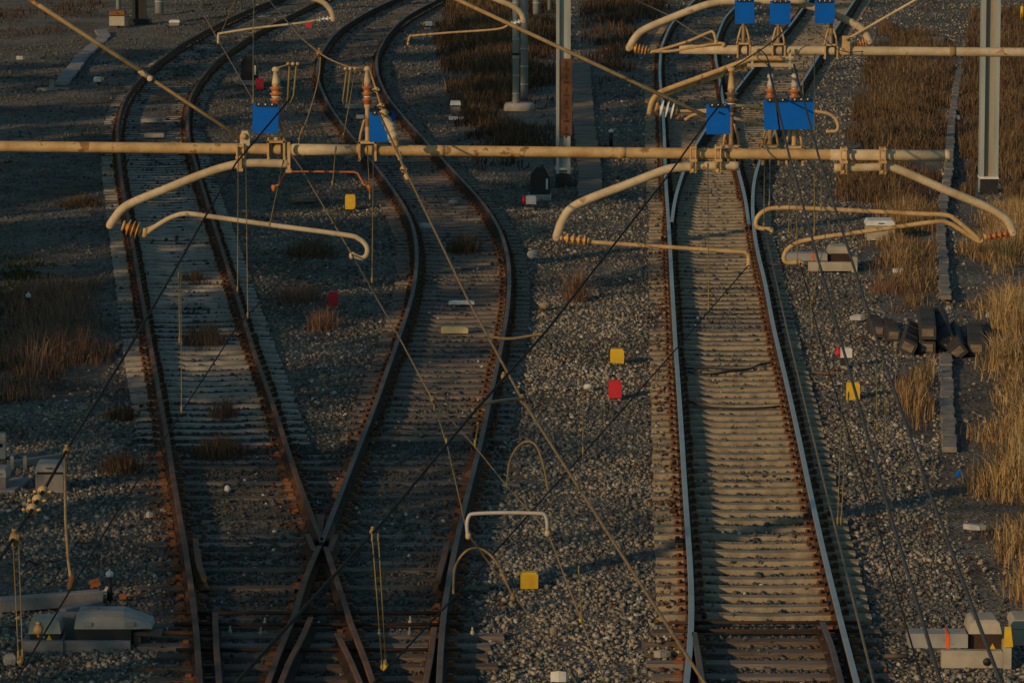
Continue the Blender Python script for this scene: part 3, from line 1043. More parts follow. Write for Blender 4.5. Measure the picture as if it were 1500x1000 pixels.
    t = np.where(RNG.random(n) < .03, RNG.uniform(.86, 1, n), t)
    fq = np.array([[3, 2, 1, 0], [4, 5, 6, 7], [0, 1, 5, 4], [1, 2, 6, 5], [2, 3, 7, 6], [3, 0, 4, 7]])
    L = ((np.arange(n) * 8)[:, None, None] + fq[None]).reshape(-1)
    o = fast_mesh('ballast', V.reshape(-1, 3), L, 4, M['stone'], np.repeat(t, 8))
    tag(o, 'crushed grey and tan track ballast covering the yard', 'ballast', kind='stuff')
    return n


print('stones', make_ballast())
# ------------------------------------------------------------------ overhead line
Y1 = 46.0                        # first cantilever beam
Y2 = 60.5                        # second cantilever beam
Y3 = 75.0                        # third one, above the frame
PX1, PX2 = Y1 / F, Y2 / F        # metres per photo pixel there


def pts_at(px, Y, dy=0.0):
    return [D(x, y, Y + dy) for x, y in px]


def ins_profile(n, length, r_core, r_shed, cap=0.03):
    pr = [(0, r_core * .9), (cap, r_core * .9)]
    body = length - 2 * cap
    st = body / n
    for i in range(n):
        t0 = cap + st * i
        pr += [(t0 + st * .10, r_core), (t0 + st * .30, r_core * 1.15), (t0 + st * .52, r_shed * .93), (t0 + st * .62, r_shed), (t0 + st * .70, r_shed * .96), (t0 + st * .74, r_core)]
    pr += [(length - cap, r_core * .9), (length, r_core * .9)]
    return pr


def smooth_path(pts, n=5):
    return spline(pts, n)


def insulator_on(parent, a, b_, n, rs, material, rc=None):
    a = Vector(a); b_ = Vector(b_)
    L = (b_ - a).length
    m = MB()
    m.lathe(a, b_ - a, ins_profile(n, L, rc or rs * .42, rs, L * .10), 16)
    o = m.build('insulator', material, parent)
    c = MB()
    ax = (b_ - a).normalized()
    c.lathe(a - ax * .02, ax, [(0, rs * .62), (L * .12, rs * .62), (L * .14, rs * .4)], 12)
    c.build('end_cap', 'ochre', o)
    c = MB()
    c.lathe(b_ - ax * L * .12, ax, [(0, rs * .4), (.01, rs * .6), (L * .14, rs * .6)], 12)
    c.build('end_cap', 'ochre', o)
    return o


def clamp(parent, px, y0, y1, Y, wpx=9, material='ochre'):
    """U-shaped clamp plates round a beam, hanging down to the pipe below"""
    m = MB()
    k = Y / F
    for s in (-1, 1):
        a = D(px + s * wpx * .42, (y0 + y1) / 2, Y - .075)
        m.box(a, (wpx * k * .2, .02, (y1 - y0) * k), 0, 0)
        m.tube([D(px + s * wpx * .42, y0 - 2, Y - .09), D(px + s * wpx * .42, y1 + 2, Y - .09)], .009, 6)
    m.box(D(px, y0 + 1, Y - .02), (wpx * k, .17, .022), 0, 0)
    m.box(D(px, (y0 + y1) / 2 + 1, Y - .03), (wpx * k * 1.15, .17, .03), 0, 0)
    m.box(D(px, y1 - 2, Y - .03), (wpx * k * .95, .15, .022), 0, 0)
    m.lathe(D(px, y1 - 2, Y - .12), (0, 1, 0), [(0, .012), (.02, .02), (.05, .02)], 6)
    return m.build('clamp', material, parent)


# --- beam one, with the mast that carries it standing left of the frame
root = thing('cantilever_beam', 'long tan steel beam crossing from the left edge to a free end at right', 'beam', D(700, 221, Y1))
m = MB()
xs_ = [-640, 0, 200, 360, 600, 900, 1100, 1215, 1388]
m.tube([D(x, 214.5 + (x + 0) * .0102, Y1) for x in xs_], .056, 20)
m.build('tube', 'ochre', root)
m = MB()
m.tube([D(1216, 227, Y1), D(1390, 228.5, Y1)], .0585, 20)
m.tube([D(428, 219, Y1), D(522, 220, Y1)], .058, 20)
m.tube([D(1392, 228.5, Y1), D(1384, 228.5, Y1)], .062, 20)
m.build('sleeve', 'tan', root)
for x in (640, 905):
    m = MB(); m.tube([D(x, 214.5 + x * .0102, Y1), D(x + 12, 214.6 + x * .0102, Y1)], .0575, 18)
    m.build('collar', 'ochre', root)

mst = thing('catenary_mast', 'steel mast standing left of the view and carrying the long beam', 'mast', (-9.6, Y1, 0))
m = MB()
for s in (-1, 1):
    m.box((-9.6 + s * .14, Y1, 5.9), (.08, .3, 11.8), 0, 0, bev=.01)
m.box((-9.6, Y1, 5.9), (.2, .02, 11.8), 0, 0)
m.build('column', 'mast', mst)
m = MB(); m.box((-9.6, Y1, .12), (1.0, 1.0, .5), 0, 0, bev=.04); m.build('footing', 'concrete_grey', mst)


def stay(pxs, Y, r, label, joint=None, mats='ochre'):
    o = thing('stay_rod', label, 'stay rod', D(*pxs[-1], Y))
    m = MB()
    P_ = [D(x, y, Y) for x, y in pxs]
    m.tube(P_, r, 10)
    m.build('rod', mats, o)
    if joint:
        c = D(*joint, Y)
        m = MB()
        dr_ = (P_[-1] - P_[0]).normalized()
        m.lathe(c - Vector((0, .05, 0)), (0, 1, 0), [(0, .02), (.005, .03), (.095, .03), (.1, .02)], 14)
        m.lathe(c - dr_ * .14, dr_, [(0, .02), (.03, .03), (.1, .026)], 10)
        m.build('clevis', 'tan', o)
    return o


stay([(-600, -448), (45, 0), (220, 113.5)], Y1, .024, 'golden stay rod running from the upper left corner to its clevis over the leftmost track', (220, 115))
stay([(222, 116), (357, 205)], Y1, .018, 'thin lower stay rod between the clevis and the beam clamp', None, 'rope')
stay([(-600, -596), (664, -3), (1036, 171)], Y1, .021, 'long golden stay rod slanting from the top centre down to the single blue plate')

# bracket where the left stay meets the beam
o = thing('beam_bracket', 'tan stay bracket clamped on the beam above the bent left pipe', 'bracket', D(357, 215, Y1))
m = MB()
m.prism([(-.05, -.02), (.05, -.02), (.05, .08), (.03, .13), (-.03, .13), (-.05, .08)], .1, D(359, 210, Y1 - .02), (1, 0, 0), (0, 0, 1))
m.build('gusset', 'tan', o)
m = MB()
m.lathe(D(357, 200, Y1 - .11), (0, 1, 0), [(0, .02), (.01, .03), (.18, .03), (.19, .02)], 12)
m.build('pin', 'ochre', o)
clamp(o, 352, 212, 246, Y1, 11)

# --- beam two, reaching in from the right
root = thing('cantilever_beam', 'pale tan beam reaching in from the right edge behind the longer one', 'beam', D(1250, 75, Y2))
m = MB()
m.tube([D(995, 72.5, Y2), D(1120, 74, Y2), D(1260, 75, Y2), D(1500, 77, Y2), D(2050, 82, Y2)], .062, 20)
m.build('tube', 'tan', root)
m = MB(); m.tube([D(972, 76, Y2), D(998, 73.5, Y2)], [.022, .026], 12)
m.build('spigot', 'ochre', root)
m = MB(); m.tube([D(1391, 76, Y2), D(1400, 76.1, Y2)], .067, 16); m.build('collar', 'ochre_dark', root)
mst = thing('catenary_mast', 'steel mast standing right of the view and carrying the pale beam', 'mast', (11.6, Y2, 0))
m = MB()
for s in (-1, 1):
    m.box((11.6 + s * .14, Y2, 5.9), (.08, .3, 11.8), 0, 0, bev=.01)
m.box((11.6, Y2, 5.9), (.2, .02, 11.8), 0, 0)
m.build('column', 'mast', mst)
m = MB(); m.box((11.6, Y2, .12), (1.0, 1.0, .5), 0, 0, bev=.04); m.build('footing', 'concrete_grey', mst)
stay([(1242, 57), (1345, -2), (2010, -366)], Y2, .018, 'thin pale stay rod rising to the upper right from the far beam', None, 'tan')
o = thing('beam_bracket', 'small tan stay bracket with a square plate on the pale far beam', 'bracket', D(1238, 60, Y2))
m = MB(); m.box(D(1239, 61, Y2 - .08), (.1, .03, .15), 0, 0, bev=.008); m.box(D(1239, 73, Y2 - .08), (.11, .04, .13), 0, 0, bev=.008)
m.build('plate', 'ochre', o)
m = MB(); m.lathe(D(1241, 58, Y2 - .13), (0, 1, 0), [(0, .02), (.08, .02)], 8); m.build('pin', 'ochre_dark', o)

# third beam, above the frame, that the far left arms hang from
root = thing('cantilever_beam', 'farthest beam above the picture that the two far left arms hang from', 'beam', D(400, -30, Y3))
m = MB(); m.tube([D(-420, -34, Y3), D(300, -30, Y3), D(800, -27, Y3)], .055, 16); m.build('tube', 'ochre', root)
mst = thing('catenary_mast', 'steel mast far left outside the view carrying the farthest beam', 'mast', (D(-420, -34, Y3).x, Y3, 0))
m = MB()
for s in (-1, 1):
    m.box((mst.location.x + s * .14, Y3, 5.2), (.08, .3, 10.4), 0, 0, bev=.01)
m.box((mst.location.x, Y3, 5.2), (.2, .02, 10.4), 0, 0)
m.build('column', 'mast', mst)


# --- post insulators standing on the beams
def post(px, ybeam, ytop, Y, label, sheds='porcelain_brown', stem='ochre', group=None, nsh=3, shed_y=None, capm='tan', saddle=True, rs=.068, saddle_mat='ochre'):
    k = Y / F
    base = D(px, ybeam, Y)
    o = thing('post_insulator', label, 'insulator', base, group)
    top = D(px, ytop, Y)
    up = Vector((0, 0, 1))
    H = top.z - base.z
    s0, s1 = shed_y
    z0 = D(px, s1, Y).z - base.z
    z1 = D(px, s0, Y).z - base.z
    # saddle: two legs astride the beam with a deck, and the A-frame above it
    sd = MB()
    for s in (-1, 1):
        sd.box(base + Vector((s * .082, -.07, -.005)), (.022, .03, .20), 0, 0, bev=.004)
        sd.box(base + Vector((s * .082, .07, -.005)), (.022, .03, .20), 0, 0, bev=.004)
        sd.tube([base + Vector((s * .082, 0, .085)), base + Vector((s * .07, 0, .17)), base + Vector((s * .035, 0, .30)), base + Vector((s * .012, 0, .315))], .013, 8)
    sd.box(base + Vector((0, 0, .085)), (.19, .17, .022), 0, 0, bev=.005)
    sd.build('saddle', saddle_mat, o)
    j = MB()
    for s in (-1, 1):
        j.box(base + Vector((s * .058, 0, .0)), (.026, .15, .145), 0, 0)
    j.build('jaw', 'black', o)
    st = MB()
    st.lathe(base, up, [(.09, .03), (.12, .024), (z0 - .05, .024), (z0 - .02, .034), (z0, .034)], 12)
    st.build('stem', stem, o)
    pr = ins_profile(nsh, z1 - z0, rs * .66, rs, .012)
    m = MB()
    m.lathe(base + up * z0, up, pr, 18)
    ins = m.build('shed_stack', sheds, o)
    rb = MB()
    for i in range(1):
        zz = z0 + (z1 - z0) * (i + 1) / nsh
        rb.lathe(base + up * (zz + .006), up, [(0, rs * .70), (.009, rs * .70)], 14)
    rb.build('glaze_band', 'porcelain_white', ins)
    c = MB()
    c.lathe(base + up * z1, up, [(-.005, rs * .62), (.03, rs * .6), (H - z1 - .05, rs * .36), (H - z1 - .045, rs * .6), (H - z1 - .02, rs * .62), (H - z1, rs * .3)], 14)
    c.build('cap', capm, o)
    return o


post(405, 219, 98, Y1, 'orange post insulator on the beam behind the leftmost blue plate', shed_y=(124, 153), capm='tan', rs=.068)
post(538.5, 220, 97, Y1, 'orange post insulator with white cap on the beam beside the tension chain', shed_y=(123, 153), capm='tan', rs=.058)
post(1071, 226, 98, Y1 + .25, 'dull brown post insulator behind the single blue plate on the right', 'porcelain_dark', 'ochre_dark', shed_y=(132, 164), capm='ochre', rs=.066)
post(1128, 226, 108, Y1 + .1, 'left of the two red-brown insulators rising above the wide blue plate', 'porcelain_brown', 'ochre_dark', shed_y=(127, 158), capm='pale_pipe', rs=.058, saddle_mat='ochre_dark')
post(1163, 227, 108, Y1 + .1, 'right of the two red-brown insulators rising above the wide blue plate', 'porcelain_brown', 'ochre', shed_y=(128, 158), capm='pale_pipe', rs=.062)
post(1089, 73, -44, Y2, 'left of three insulators on the pale far beam, behind a blue plate', shed_y=(-22, 6), rs=.062, stem='ochre_dark')
post(1140, 74, -44, Y2, 'middle of three insulators on the pale far beam, behind a blue plate', shed_y=(-22, 6), rs=.062, stem='ochre_dark')
post(1217, 75, -44, Y2, 'right of three insulators on the pale far beam, behind a blue plate', shed_y=(-22, 6), rs=.062, stem='ochre_dark')


# --- blue plates
def plate(x0, y0, x1, y1, Y, label, clips=2, tilt=0.0):
    o = thing('blue_plate', label, 'plate', D((x0 + x1) / 2, y0, Y))
    c = D((x0 + x1) / 2, (y0 + y1) / 2, Y)
    k = Y / F
    wd, ht = (x1 - x0) * k, (y1 - y0) * k
    R = Matrix.Rotation(tilt, 3, 'Y')
    m = MB()
    m.box(c, (wd, .02, ht), 0, 0, rot=R, bev=.004)
    m.build('panel', 'blue', o)
    m = MB()
    b_ = MB()
    n = clips
    for i in range(n):
        cx = -wd / 2 + wd * (i + .5) / n
        m.box(c + R @ Vector((cx, -.018, ht / 2 - .008)), (wd / n * .78, .03, .032), 0, 0, rot=R, bev=.004)
        for q in (-1, 0, 1):
            b_.lathe(c + R @ Vector((cx + q * wd / n * .26, -.048, ht / 2 - .004)), (0, 1, 0), [(0, .006), (.004, .009), (.02, .009)], 8)
    cl = m.build('clamp_strip', 'black', o)
    b_.build('bolt', 'white', cl)
    # bent strap that hangs the plate from the insulator bracket behind it
    s = MB()
    s.tube([c + Vector((0, .01, ht / 2 + .01)), c + Vector((0, .07, ht / 2 + .02)), c + Vector((0, .14, ht / 2 - .03))], .009, 6)
    s.build('hanger', 'black', o)
    return o


plate(370, 152, 408, 195, Y1 - .16, 'blue plate hanging left of the leftmost orange insulator', 1, .02)
plate(541, 164, 578, 208, Y1 - .16, 'blue plate partly hidden by the slanting tension chain', 1, -.02)
plate(1034.5, 153, 1070, 197, Y1 - .12, 'single square blue plate right of centre on the near beam', 1, .0)
plate(1119, 145, 1192, 190, Y1 - .12, 'wide double blue plate on the near beam', 2, -.02)
plate(1076.5, 0, 1105, 35, Y2 - .2, 'left of three blue plates above the pale far beam', 1, -.02)
plate(1128, 1.5, 1158, 36, Y2 - .2, 'middle of three blue plates above the pale far beam', 1, 0)
plate(1193.5, 1, 1222.5, 34.5, Y2 - .2, 'right of three blue plates above the pale far beam', 1, 0)


# --- registration arms
def arm(label, thick, Y, ins, insn, insr, insm, thins, rt, rth, clamps=(), loc=None, tm='tan', hm='ochre', cy=(0, 0), iname='insulator'):
    o = thing('registration_arm', label, 'registration arm', D(*thick[0], Y))
    m = MB(); m.tube(smooth_path(pts_at(thick, Y), 6), rt, 14)
    e = D(*thick[-1], Y)
    m.lathe(e - Vector((0, rt * .9, 0)), (0, 1, 0), [(0, rt * .6), (.01, rt * .85), (rt * 1.7, rt * .85), (rt * 1.8, rt * .6)], 12)
    m.build('drop_tube', tm, o)
    if ins:
        insulator_on(o, D(*ins[0], Y), D(*ins[1], Y), insn, insr, insm)
    for th in thins:
        m = MB()
        m.tube(smooth_path(pts_at(th, Y), 6), rth, 10)
        m.lathe(D(*th[-1], Y) + Vector((0, 0, -.05)), (0, 0, 1), [(0, .016), (.02, .026), (.05, .026), (.065, .012)], 8)
        m.build('steady_tube', hm, o)
    for cx in clamps:
        clamp(o, cx, cy[0], cy[1], Y)
    return o


arm('bent tan pipe with three orange discs over the leftmost track', [(424, 240), (375, 239), (345, 241), (300, 254), (240, 278), (196, 296), (178, 307), (167, 321), (161, 330)], Y1 - .06,
    ((182, 331), (206, 339)), 3, .09, 'porcelain_gold', [[(215, 341), (232, 329), (252, 318), (272, 313), (300, 316), (400, 330), (505, 344), (526, 350), (537, 361), (537, 373), (529, 378), (515, 372)]], .044, .026, (), hm='tan')
o = [x for x in COL.objects if x.name.startswith('registration_arm')][0]
m = MB()
for x, y0, y1 in ((352, 230, 252), (423, 208, 254)):
    m.box(D(x, (y0 + y1) / 2, Y1 - .13), (.03, .02, (y1 - y0) * PX1), 0, 0)
    m.box(D(x, y1 - 4, Y1 - .1), (.06, .12, .03), 0, 0)
m.build('clamp', 'ochre', o)
m = MB(); m.tube([D(205, 340, Y1 - .06), D(234, 327, Y1 - .06)], .014, 8); m.lathe(D(212, 334, Y1 - .06), (0, 0, -1), [(0, .03), (.03, .036), (.08, .036), (.1, .02)], 10)
m.build('socket', 'ochre', o)

arm('bent tan pipe with brown discs, its thin tube reaching over the straight track', [(1082, 243), (1040, 243), (1002, 245), (975, 249), (920, 270), (862, 292), (836, 306), (823, 325), (815, 348)], Y1 - .06,
    ((822, 348), (864, 353)), 4, .056, 'porcelain_gold', [[(862, 354), (880, 355.5), (980, 362), (1085, 369), (1092, 370), (1096, 374), (1097, 386)]], .046, .022, (1015.5, 1052), cy=(214, 252))
arm('bent tan pipe on the right with two thin hooked tubes reaching left from its insulator', [(1222, 246), (1260, 246), (1300, 245), (1325, 252), (1380, 276), (1445, 303), (1468, 316), (1479, 328), (1484, 341)], Y1 - .06,
    ((1482, 341), (1442, 348)), 4, .062, 'porcelain_brown',
    [[(1436, 352), (1420, 338), (1400, 322), (1385, 315), (1340, 313), (1200, 306), (1140, 304.5), (1118, 310), (1108, 322), (1110, 333), (1130, 336)],
     [(1440, 352), (1433, 353), (1415, 342), (1392, 328), (1370, 325), (1290, 336), (1190, 350), (1160, 360), (1149, 373), (1152, 384), (1175, 384)]], .044, .024, (1236, 1293), cy=(217, 254))
# far arms under beam two
arm('long tan pipe bending down to orange discs left of the far beam', [(1180, 2), (1076, 2), (1048, 4), (1015, 14), (960, 36), (940, 46), (930, 56), (921, 71)], Y2 - .05,
    ((926, 70), (950, 75)), 4, .07, 'porcelain_gold', [[(952, 77), (975, 71), (1010, 60), (1038, 48), (1045, 48), (1049, 60)], [(955, 76), (985, 75), (1020, 69), (1050, 64), (1060, 64)]], .05, .02)
arm('tan pipe at the top right bending down to orange discs by the square bracket', [(1100, -1), (1150, 2), (1195, 12), (1232, 26), (1256, 38), (1267, 48), (1273, 61)], Y2 + .08,
    ((1274, 60), (1247, 67)), 5, .062, 'porcelain_gold', [], .05, .02)
# twin bent pipes under beam two
o = thing('registration_arm', 'pair of slender bent pipes with white discs below the pale far beam', 'registration arm', D(1128, 92, Y2 - .1))
for q, dy in ((0, -.05), (1, .05)):
    m = MB()
    m.tube(smooth_path(pts_at([(1150, 86 + q * 7), (1105, 86 + q * 8), (1085, 92 + q * 8), (1030, 112 + q * 7), (975, 132 + q * 6), (961, 140 + q * 5), (954 + q * 8, 152), (951 + q * 9, 168)], Y2 - .1, dy), 6), .036, 12)
    m.build('drop_tube', 'ochre', o)
m = MB()
m.box(D(1128, 84, Y2 - .1), (.62, .16, .03), 0, 0); m.box(D(1128, 95, Y2 - .1), (.62, .16, .045), 0, 0)
for x in (1102, 1157):
    m.box(D(x, 85, Y2 - .16), (.03, .02, .30), 0, 0)
    m.box(D(x, 85, Y2 + .06), (.03, .02, .30), 0, 0)
m.build('channel', 'tan', o)
insulator_on(o, D(962, 157, Y2 - .1), D(991, 164, Y2 - .1), 3, .118, 'porcelain_white', .035)
for th in ([(992, 163), (1030, 162), (1060, 157), (1085, 155), (1118, 159), (1170, 162), (1200, 164), (1216, 168), (1226, 178), (1226, 191), (1210, 193)],
           [(1003, 176), (1015, 169), (1040, 164), (1085, 176), (1118, 182), (1160, 186)]):
    m = MB(); m.tube(smooth_path(pts_at(th, Y2 - .1), 6), .022, 10); m.build('steady_tube', 'ochre', o)
m = MB(); m.lathe(D(993, 171, Y2 - .1), (0, 1, 0), [(-.03, .04), (.03, .04)], 10); m.build('ball_joint', 'porcelain_brown', o)
# far arms at the top left
arm('curved pale pipe at the top left with white discs and a long thin arm', [(300, -28), (400, -22), (440, -8), (470, 2), (482, 12), (487, 22), (488, 29)], Y3,
    ((486, 27), (464, 30)), 3, .05, 'porcelain_white', [[(463, 30), (440, 34), (370, 42), (325, 49), (320, 51), (320, 60)]], .046, .02, hm='tan')
arm('curved pipe at the top centre with white discs and a rusty thin arm pointing left', [(600, -26), (680, -20), (728, 0), (752, 10), (763, 20), (767, 31)], Y3 + .1,
    ((766, 31), (746, 36)), 3, .045, 'porcelain_white', [[(746, 36), (728, 43), (660, 48), (606, 52.5), (600, 54), (598, 63)]], .046, .019)
# separate bent orange bar between the two left wires
o = thing('spacer_bar', 'bent orange rusty bar hanging below the beam between two wires', 'spacer bar', D(467, 255, Y1 + .4))
m = MB(); m.tube([D(x, y, Y1 + .4) for x, y in ((401, 273), (408, 271), (417, 254), (422, 252), (466, 251.5), (519, 252), (524, 254), (533, 271), (541, 272))], .011, 10)
m.build('bar', 'orange_pipe', o)
for x in (401, 541):
    m = MB(); m.lathe(D(x, 271, Y1 + .4), (0, 0, -1), [(0, .02), (.02, .028), (.05, .02), (.07, .01)], 8); m.build('wire_clip', 'orange_pipe', o)
# pale bracket between wires in the foreground
YB = 27.0
o = thing('spacer_bar', 'pale rounded bar joining two wires above the gravel in the foreground', 'spacer bar', D(742, 752, YB))
m = MB(); m.tube(smooth_path(pts_at([(685, 782), (684, 768), (687, 756), (696, 752), (742, 750.5), (790, 751.5), (798, 754), (801, 762), (802, 776)], YB), 5), .0115, 10)
m.build('bar', 'pale_pipe', o)
for x, y in ((686, 780), (802, 776)):
    m = MB(); m.lathe(D(x, y, YB), (0, 0, -1), [(0, .012), (.008, .018), (.03, .018), (.04, .01)], 8); m.build('wire_clip', 'tan', o)

# --- tension chain beside the second insulator
o = thing('tension_chain', 'lumpy tan insulator chain slanting across the blue plate to a wire', 'chain', D(575, 190, Y1 - .3))
pth = [(541, 100, -.05), (551, 132, -.12), (559, 158, -.22), (566, 176, -.3), (573, 190, -.4), (577, 205, -.5), (583, 222, -.6), (590, 245, -.7), (597, 262, -.8)]
Pc = [D(x, y, Y1 + dz) for x, y, dz in pth]
m = MB(); m.tube(Pc, .011, 8); m.build('rod', 'ochre_dark', o)
for i, (j, t, rr, L_) in enumerate(((1, .0, .026, .05), (1, .9, .026, .05), (2, .5, .04, .08), (3, .2, .045, .09), (3, .9, .05, .12), (4, .8, .05, .12), (5, .4, .034, .07), (6, .3, .026, .10), (7, .2, .03, .06), (7, .85, .024, .07))):
    a = Pc[j] + (Pc[min(j + 1, 8)] - Pc[j]) * t
    ax = (Pc[min(j + 1, 8)] - Pc[j]).normalized()
    m = MB(); m.lathe(a - ax * L_ / 2, ax, [(0, rr * .55), (L_ * .12, rr * 1.1), (L_ * .45, rr * 1.15), (L_ * .58, rr * .68), (L_ * .8, rr * 1.05), (L_, rr * .5)], 12)
    if i in (0, 1, 8):
        for s in (-1, 1):
            m.lathe(a + Vector((s * .03, -.02, 0)), (0, -1, .2), [(0, .01), (.05, .01)], 6)
    m.build('link', 'tan' if i in (3, 4, 5) else 'ochre', o)
# --- U-shaped twin rods on the insulator tops and their jumpers
for pxs, lb in (([(424, 96), (421, 150), (425, 152), (430, 140), (434, 97)], 'U-shaped brass hanger left of the S-curved rails with three clips on top'),
                ([(508, 103), (502, 148), (505, 155), (508, 150), (513, 104)], 'U-shaped brass hanger left of the white capped insulator')):
    o = thing('wire_hanger', lb, 'hanger', D(*pxs[0], Y1))
    m = MB(); m.tube([D(x, y, Y1 - .02) for x, y in pxs], .009, 8); m.build('rod', 'dropper', o)
    c0 = pxs[0]; c1 = pxs[-1]
    for q in range(3):
        m = MB(); x_ = c0[0] - 2 + q * 7
        m.lathe(D(x_, 94 if c0[1] < 100 else 101, Y1 - .05), (0, 1, 0), [(0, .008), (.01, .019), (.05, .019), (.06, .008)], 8); m.build('clip', 'ochre' if q != 1 else 'tan', o)
tag(o)


# --- wires
def wire(px, r, material, label, cat='wire', name='wire', group=None, fit=None):
    """px: (photo x, photo y, 'Y' or 'z', value)"""
    P_ = [(D(a, b_, v) if k == 'Y' else G(a, b_, v)) for a, b_, k, v in px]
    c = sum(P_, Vector()) / len(P_)
    if len(P_) > 2 and name == 'jumper':
        P_ = spline(P_, 6)
    m = MB(); m.tube(P_, r, 7)
    o = m.build(name, material)
    o.data.transform(Matrix.Translation(-c)); o.location = c
    return tag(o, label, cat, group)


zc, zm = 5.55, 6.85
def zat(px, py, Y): return D(px, py, Y).z

wire([(555, 165, 'Y', Y1 - .3), (600, 262, 'Y', 42.5), (686, 440, 'z', 6.35), (765, 585, 'z', 6.3), (1003, 955, 'z', 6.3), (1100, 1105, 'z', 6.3)], .0098, 'rope', 'golden rope sweeping from the tension chain to the lower right across the S-curved track')
wire([(515, 372, 'Y', Y1 - .06), (588, 500, 'z', 5.5), (634, 586, 'z', 5.5)], .008, 'wire_tan', 'tan contact wire from the left hooked tube to the knot over the S-curved track')
wire([(634, 586, 'z', 5.5), (655, 651, 'z', 5.5), (685, 782, 'Y', YB), (727, 838, 'z', 5.5), (781, 908, 'z', 5.5), (845, 1000, 'z', 5.5), (900, 1085, 'z', 5.5)], .0055, 'wire_tan', 'tan wire passing under the left end of the pale bar')
wire([(634, 586, 'z', 5.5), (696, 654, 'z', 5.5), (742, 711, 'z', 5.5), (802, 778, 'Y', YB), (851, 908, 'z', 5.5), (887, 1000, 'z', 5.5), (920, 1085, 'z', 5.5)], .0055, 'wire_tan', 'tan wire passing under the right end of the pale bar')
wire([(345, -4, 'Y', Y3), (320, 60, 'Y', Y3), (374, 152, 'z', 5.6), (440, 245, 'z', 5.5), (515, 372, 'Y', Y1 - .06)], .008, 'wire_tan', 'contact wire over the leftmost track between the far thin arm and the left hooked tube')
wire([(1163, 95, 'Y', Y1), (1200, 232, 'Y', 42), (1289, 511, 'z', 6.45), (1365, 730, 'z', 6.4), (1470, 1010, 'z', 6.4), (1500, 1090, 'z', 6.4)], .0108, 'wire_grey', 'rightmost dark rope running down the picture over the verge')
wire([(1125, 95, 'Y', Y1), (1157, 232, 'Y', 42), (1232, 500, 'z', 6.45), (1297, 730, 'z', 6.4), (1378, 998, 'z', 6.4), (1405, 1085, 'z', 6.4)], .0108, 'wire_grey', 'dark rope crossing the red and white marker on the right of the straight track')
wire([(1120, 336, 'Y', Y1 - .06), (1157, 500, 'z', 5.5), (1213, 730, 'z', 5.5), (1280, 1000, 'z', 5.5), (1300, 1085, 'z', 5.5)], .0085, 'wire_tan', 'tan contact wire just right of the right polished rail')
wire([(1172, 385, 'Y', Y1 - .06), (1213, 540, 'z', 5.5), (1284, 765, 'z', 5.5), (1352, 1000, 'z', 5.5), (1376, 1085, 'z', 5.5)], .0058, 'wire_dark', 'thin dark wire between the tan contact wire and the two dark ropes')
wire([(1056, 152, 'Y', Y1 - .2), (1040, 172, 'Y', Y1 - .5), (975, 262, 'Y', 43.5), (800, 485, 'z', 6.75), (690, 608, 'z', 6.7), (560, 765, 'z', 6.7), (350, 995, 'z', 6.7), (270, 1085, 'z', 6.7)], .0092, 'wire_dark', 'black messenger rope slanting from the single blue plate to the lower left corner')
wire([(1097, 388, 'Y', Y1 - .06), (994, 507, 'z', 5.5), (854, 665, 'z', 5.5), (674, 865, 'z', 5.5), (547, 1000, 'z', 5.5), (470, 1085, 'z', 5.5)], .0062, 'wire_dark', 'dark contact wire slanting from the centre arm tip to the bottom edge')
wire([(425, 145, 'Y', Y1 - .3), (345, 240, 'Y', 44), (265, 380, 'z', 6.8), (186, 515, 'z', 6.75), (97, 660, 'z', 6.7), (67, 713, 'z', 6.7)], .0092, 'wire_dark', 'dark rope from the leftmost blue plate down to the knobbly insulator on the left')
wire([(40, 757, 'z', 6.7), (0, 818, 'z', 6.7), (-120, 990, 'z', 6.7)], .0092, 'wire_dark', 'short dark rope below the knobbly insulator at the left edge')
wire([(525, 300, 'z', 5.5), (469, 355, 'z', 5.5), (350, 474, 'z', 5.5), (265, 605, 'z', 5.5), (162, 765, 'z', 5.5), (24, 995, 'z', 5.5), (-30, 1085, 'z', 5.5)], .0062, 'wire_dark', 'thin dark contact wire crossing the leftmost track down to the machine box')
wire([(390, -4, 'Y', Y3 + 1), (440, 55, 'Y', 60), (468, 78, 'Y', Y1 + 1)], .011, 'wire_tan', 'wire from the top edge down to the knot above the S-curved rails')
wire([(468, 78, 'Y', Y1 + 1), (455, 92, 'Y', Y1 + .6), (430, 93, 'Y', Y1), (405, 100, 'Y', Y1)], .008, 'ochre_dark', 'jumper from the knot to the leftmost insulator cap', 'jumper', 'jumper')
wire([(468, 78, 'Y', Y1 + 1), (485, 88, 'Y', Y1 + .6), (515, 99, 'Y', Y1), (540, 98, 'Y', Y1)], .008, 'ochre_dark', 'jumper from the knot to the white capped insulator', 'jumper', 'jumper')
wire([(470, 80, 'Y', Y1 + 1), (466, 118, 'Y', Y1 + .8), (452, 168, 'Y', Y1 + .6), (437, 205, 'Y', Y1 + .4)], .006, 'ochre_dark', 'thin slack jumper hanging from the knot over the leftmost curve', 'jumper', 'jumper')
wire([(437, 214, 'Y', Y1 + .4), (441, 192, 'Y', Y1 + .4), (450, 181, 'Y', Y1 + .4), (460, 184, 'Y', Y1 + .4), (466, 200, 'Y', Y1 + .4), (466, 214, 'Y', Y1 + .4)], .0055, 'ochre_dark', 'small arched jumper standing on the beam between the two left insulators', 'jumper', 'jumper')
wire([(715, 493, 'z', 6.35), (745, 496, 'z', 6.5), (775, 492, 'z', 6.65), (792, 489, 'z', 6.75)], .011, 'rope', 'short curved jumper between the golden rope and the black messenger', 'jumper', 'jumper')
wire([(692, 600, 'z', 6.7), (715, 590, 'z', 6.6), (745, 585, 'z', 6.45), (765, 584, 'z', 6.3)], .011, 'rope', 'second curved jumper joining the golden rope to the black messenger lower down', 'jumper', 'jumper')
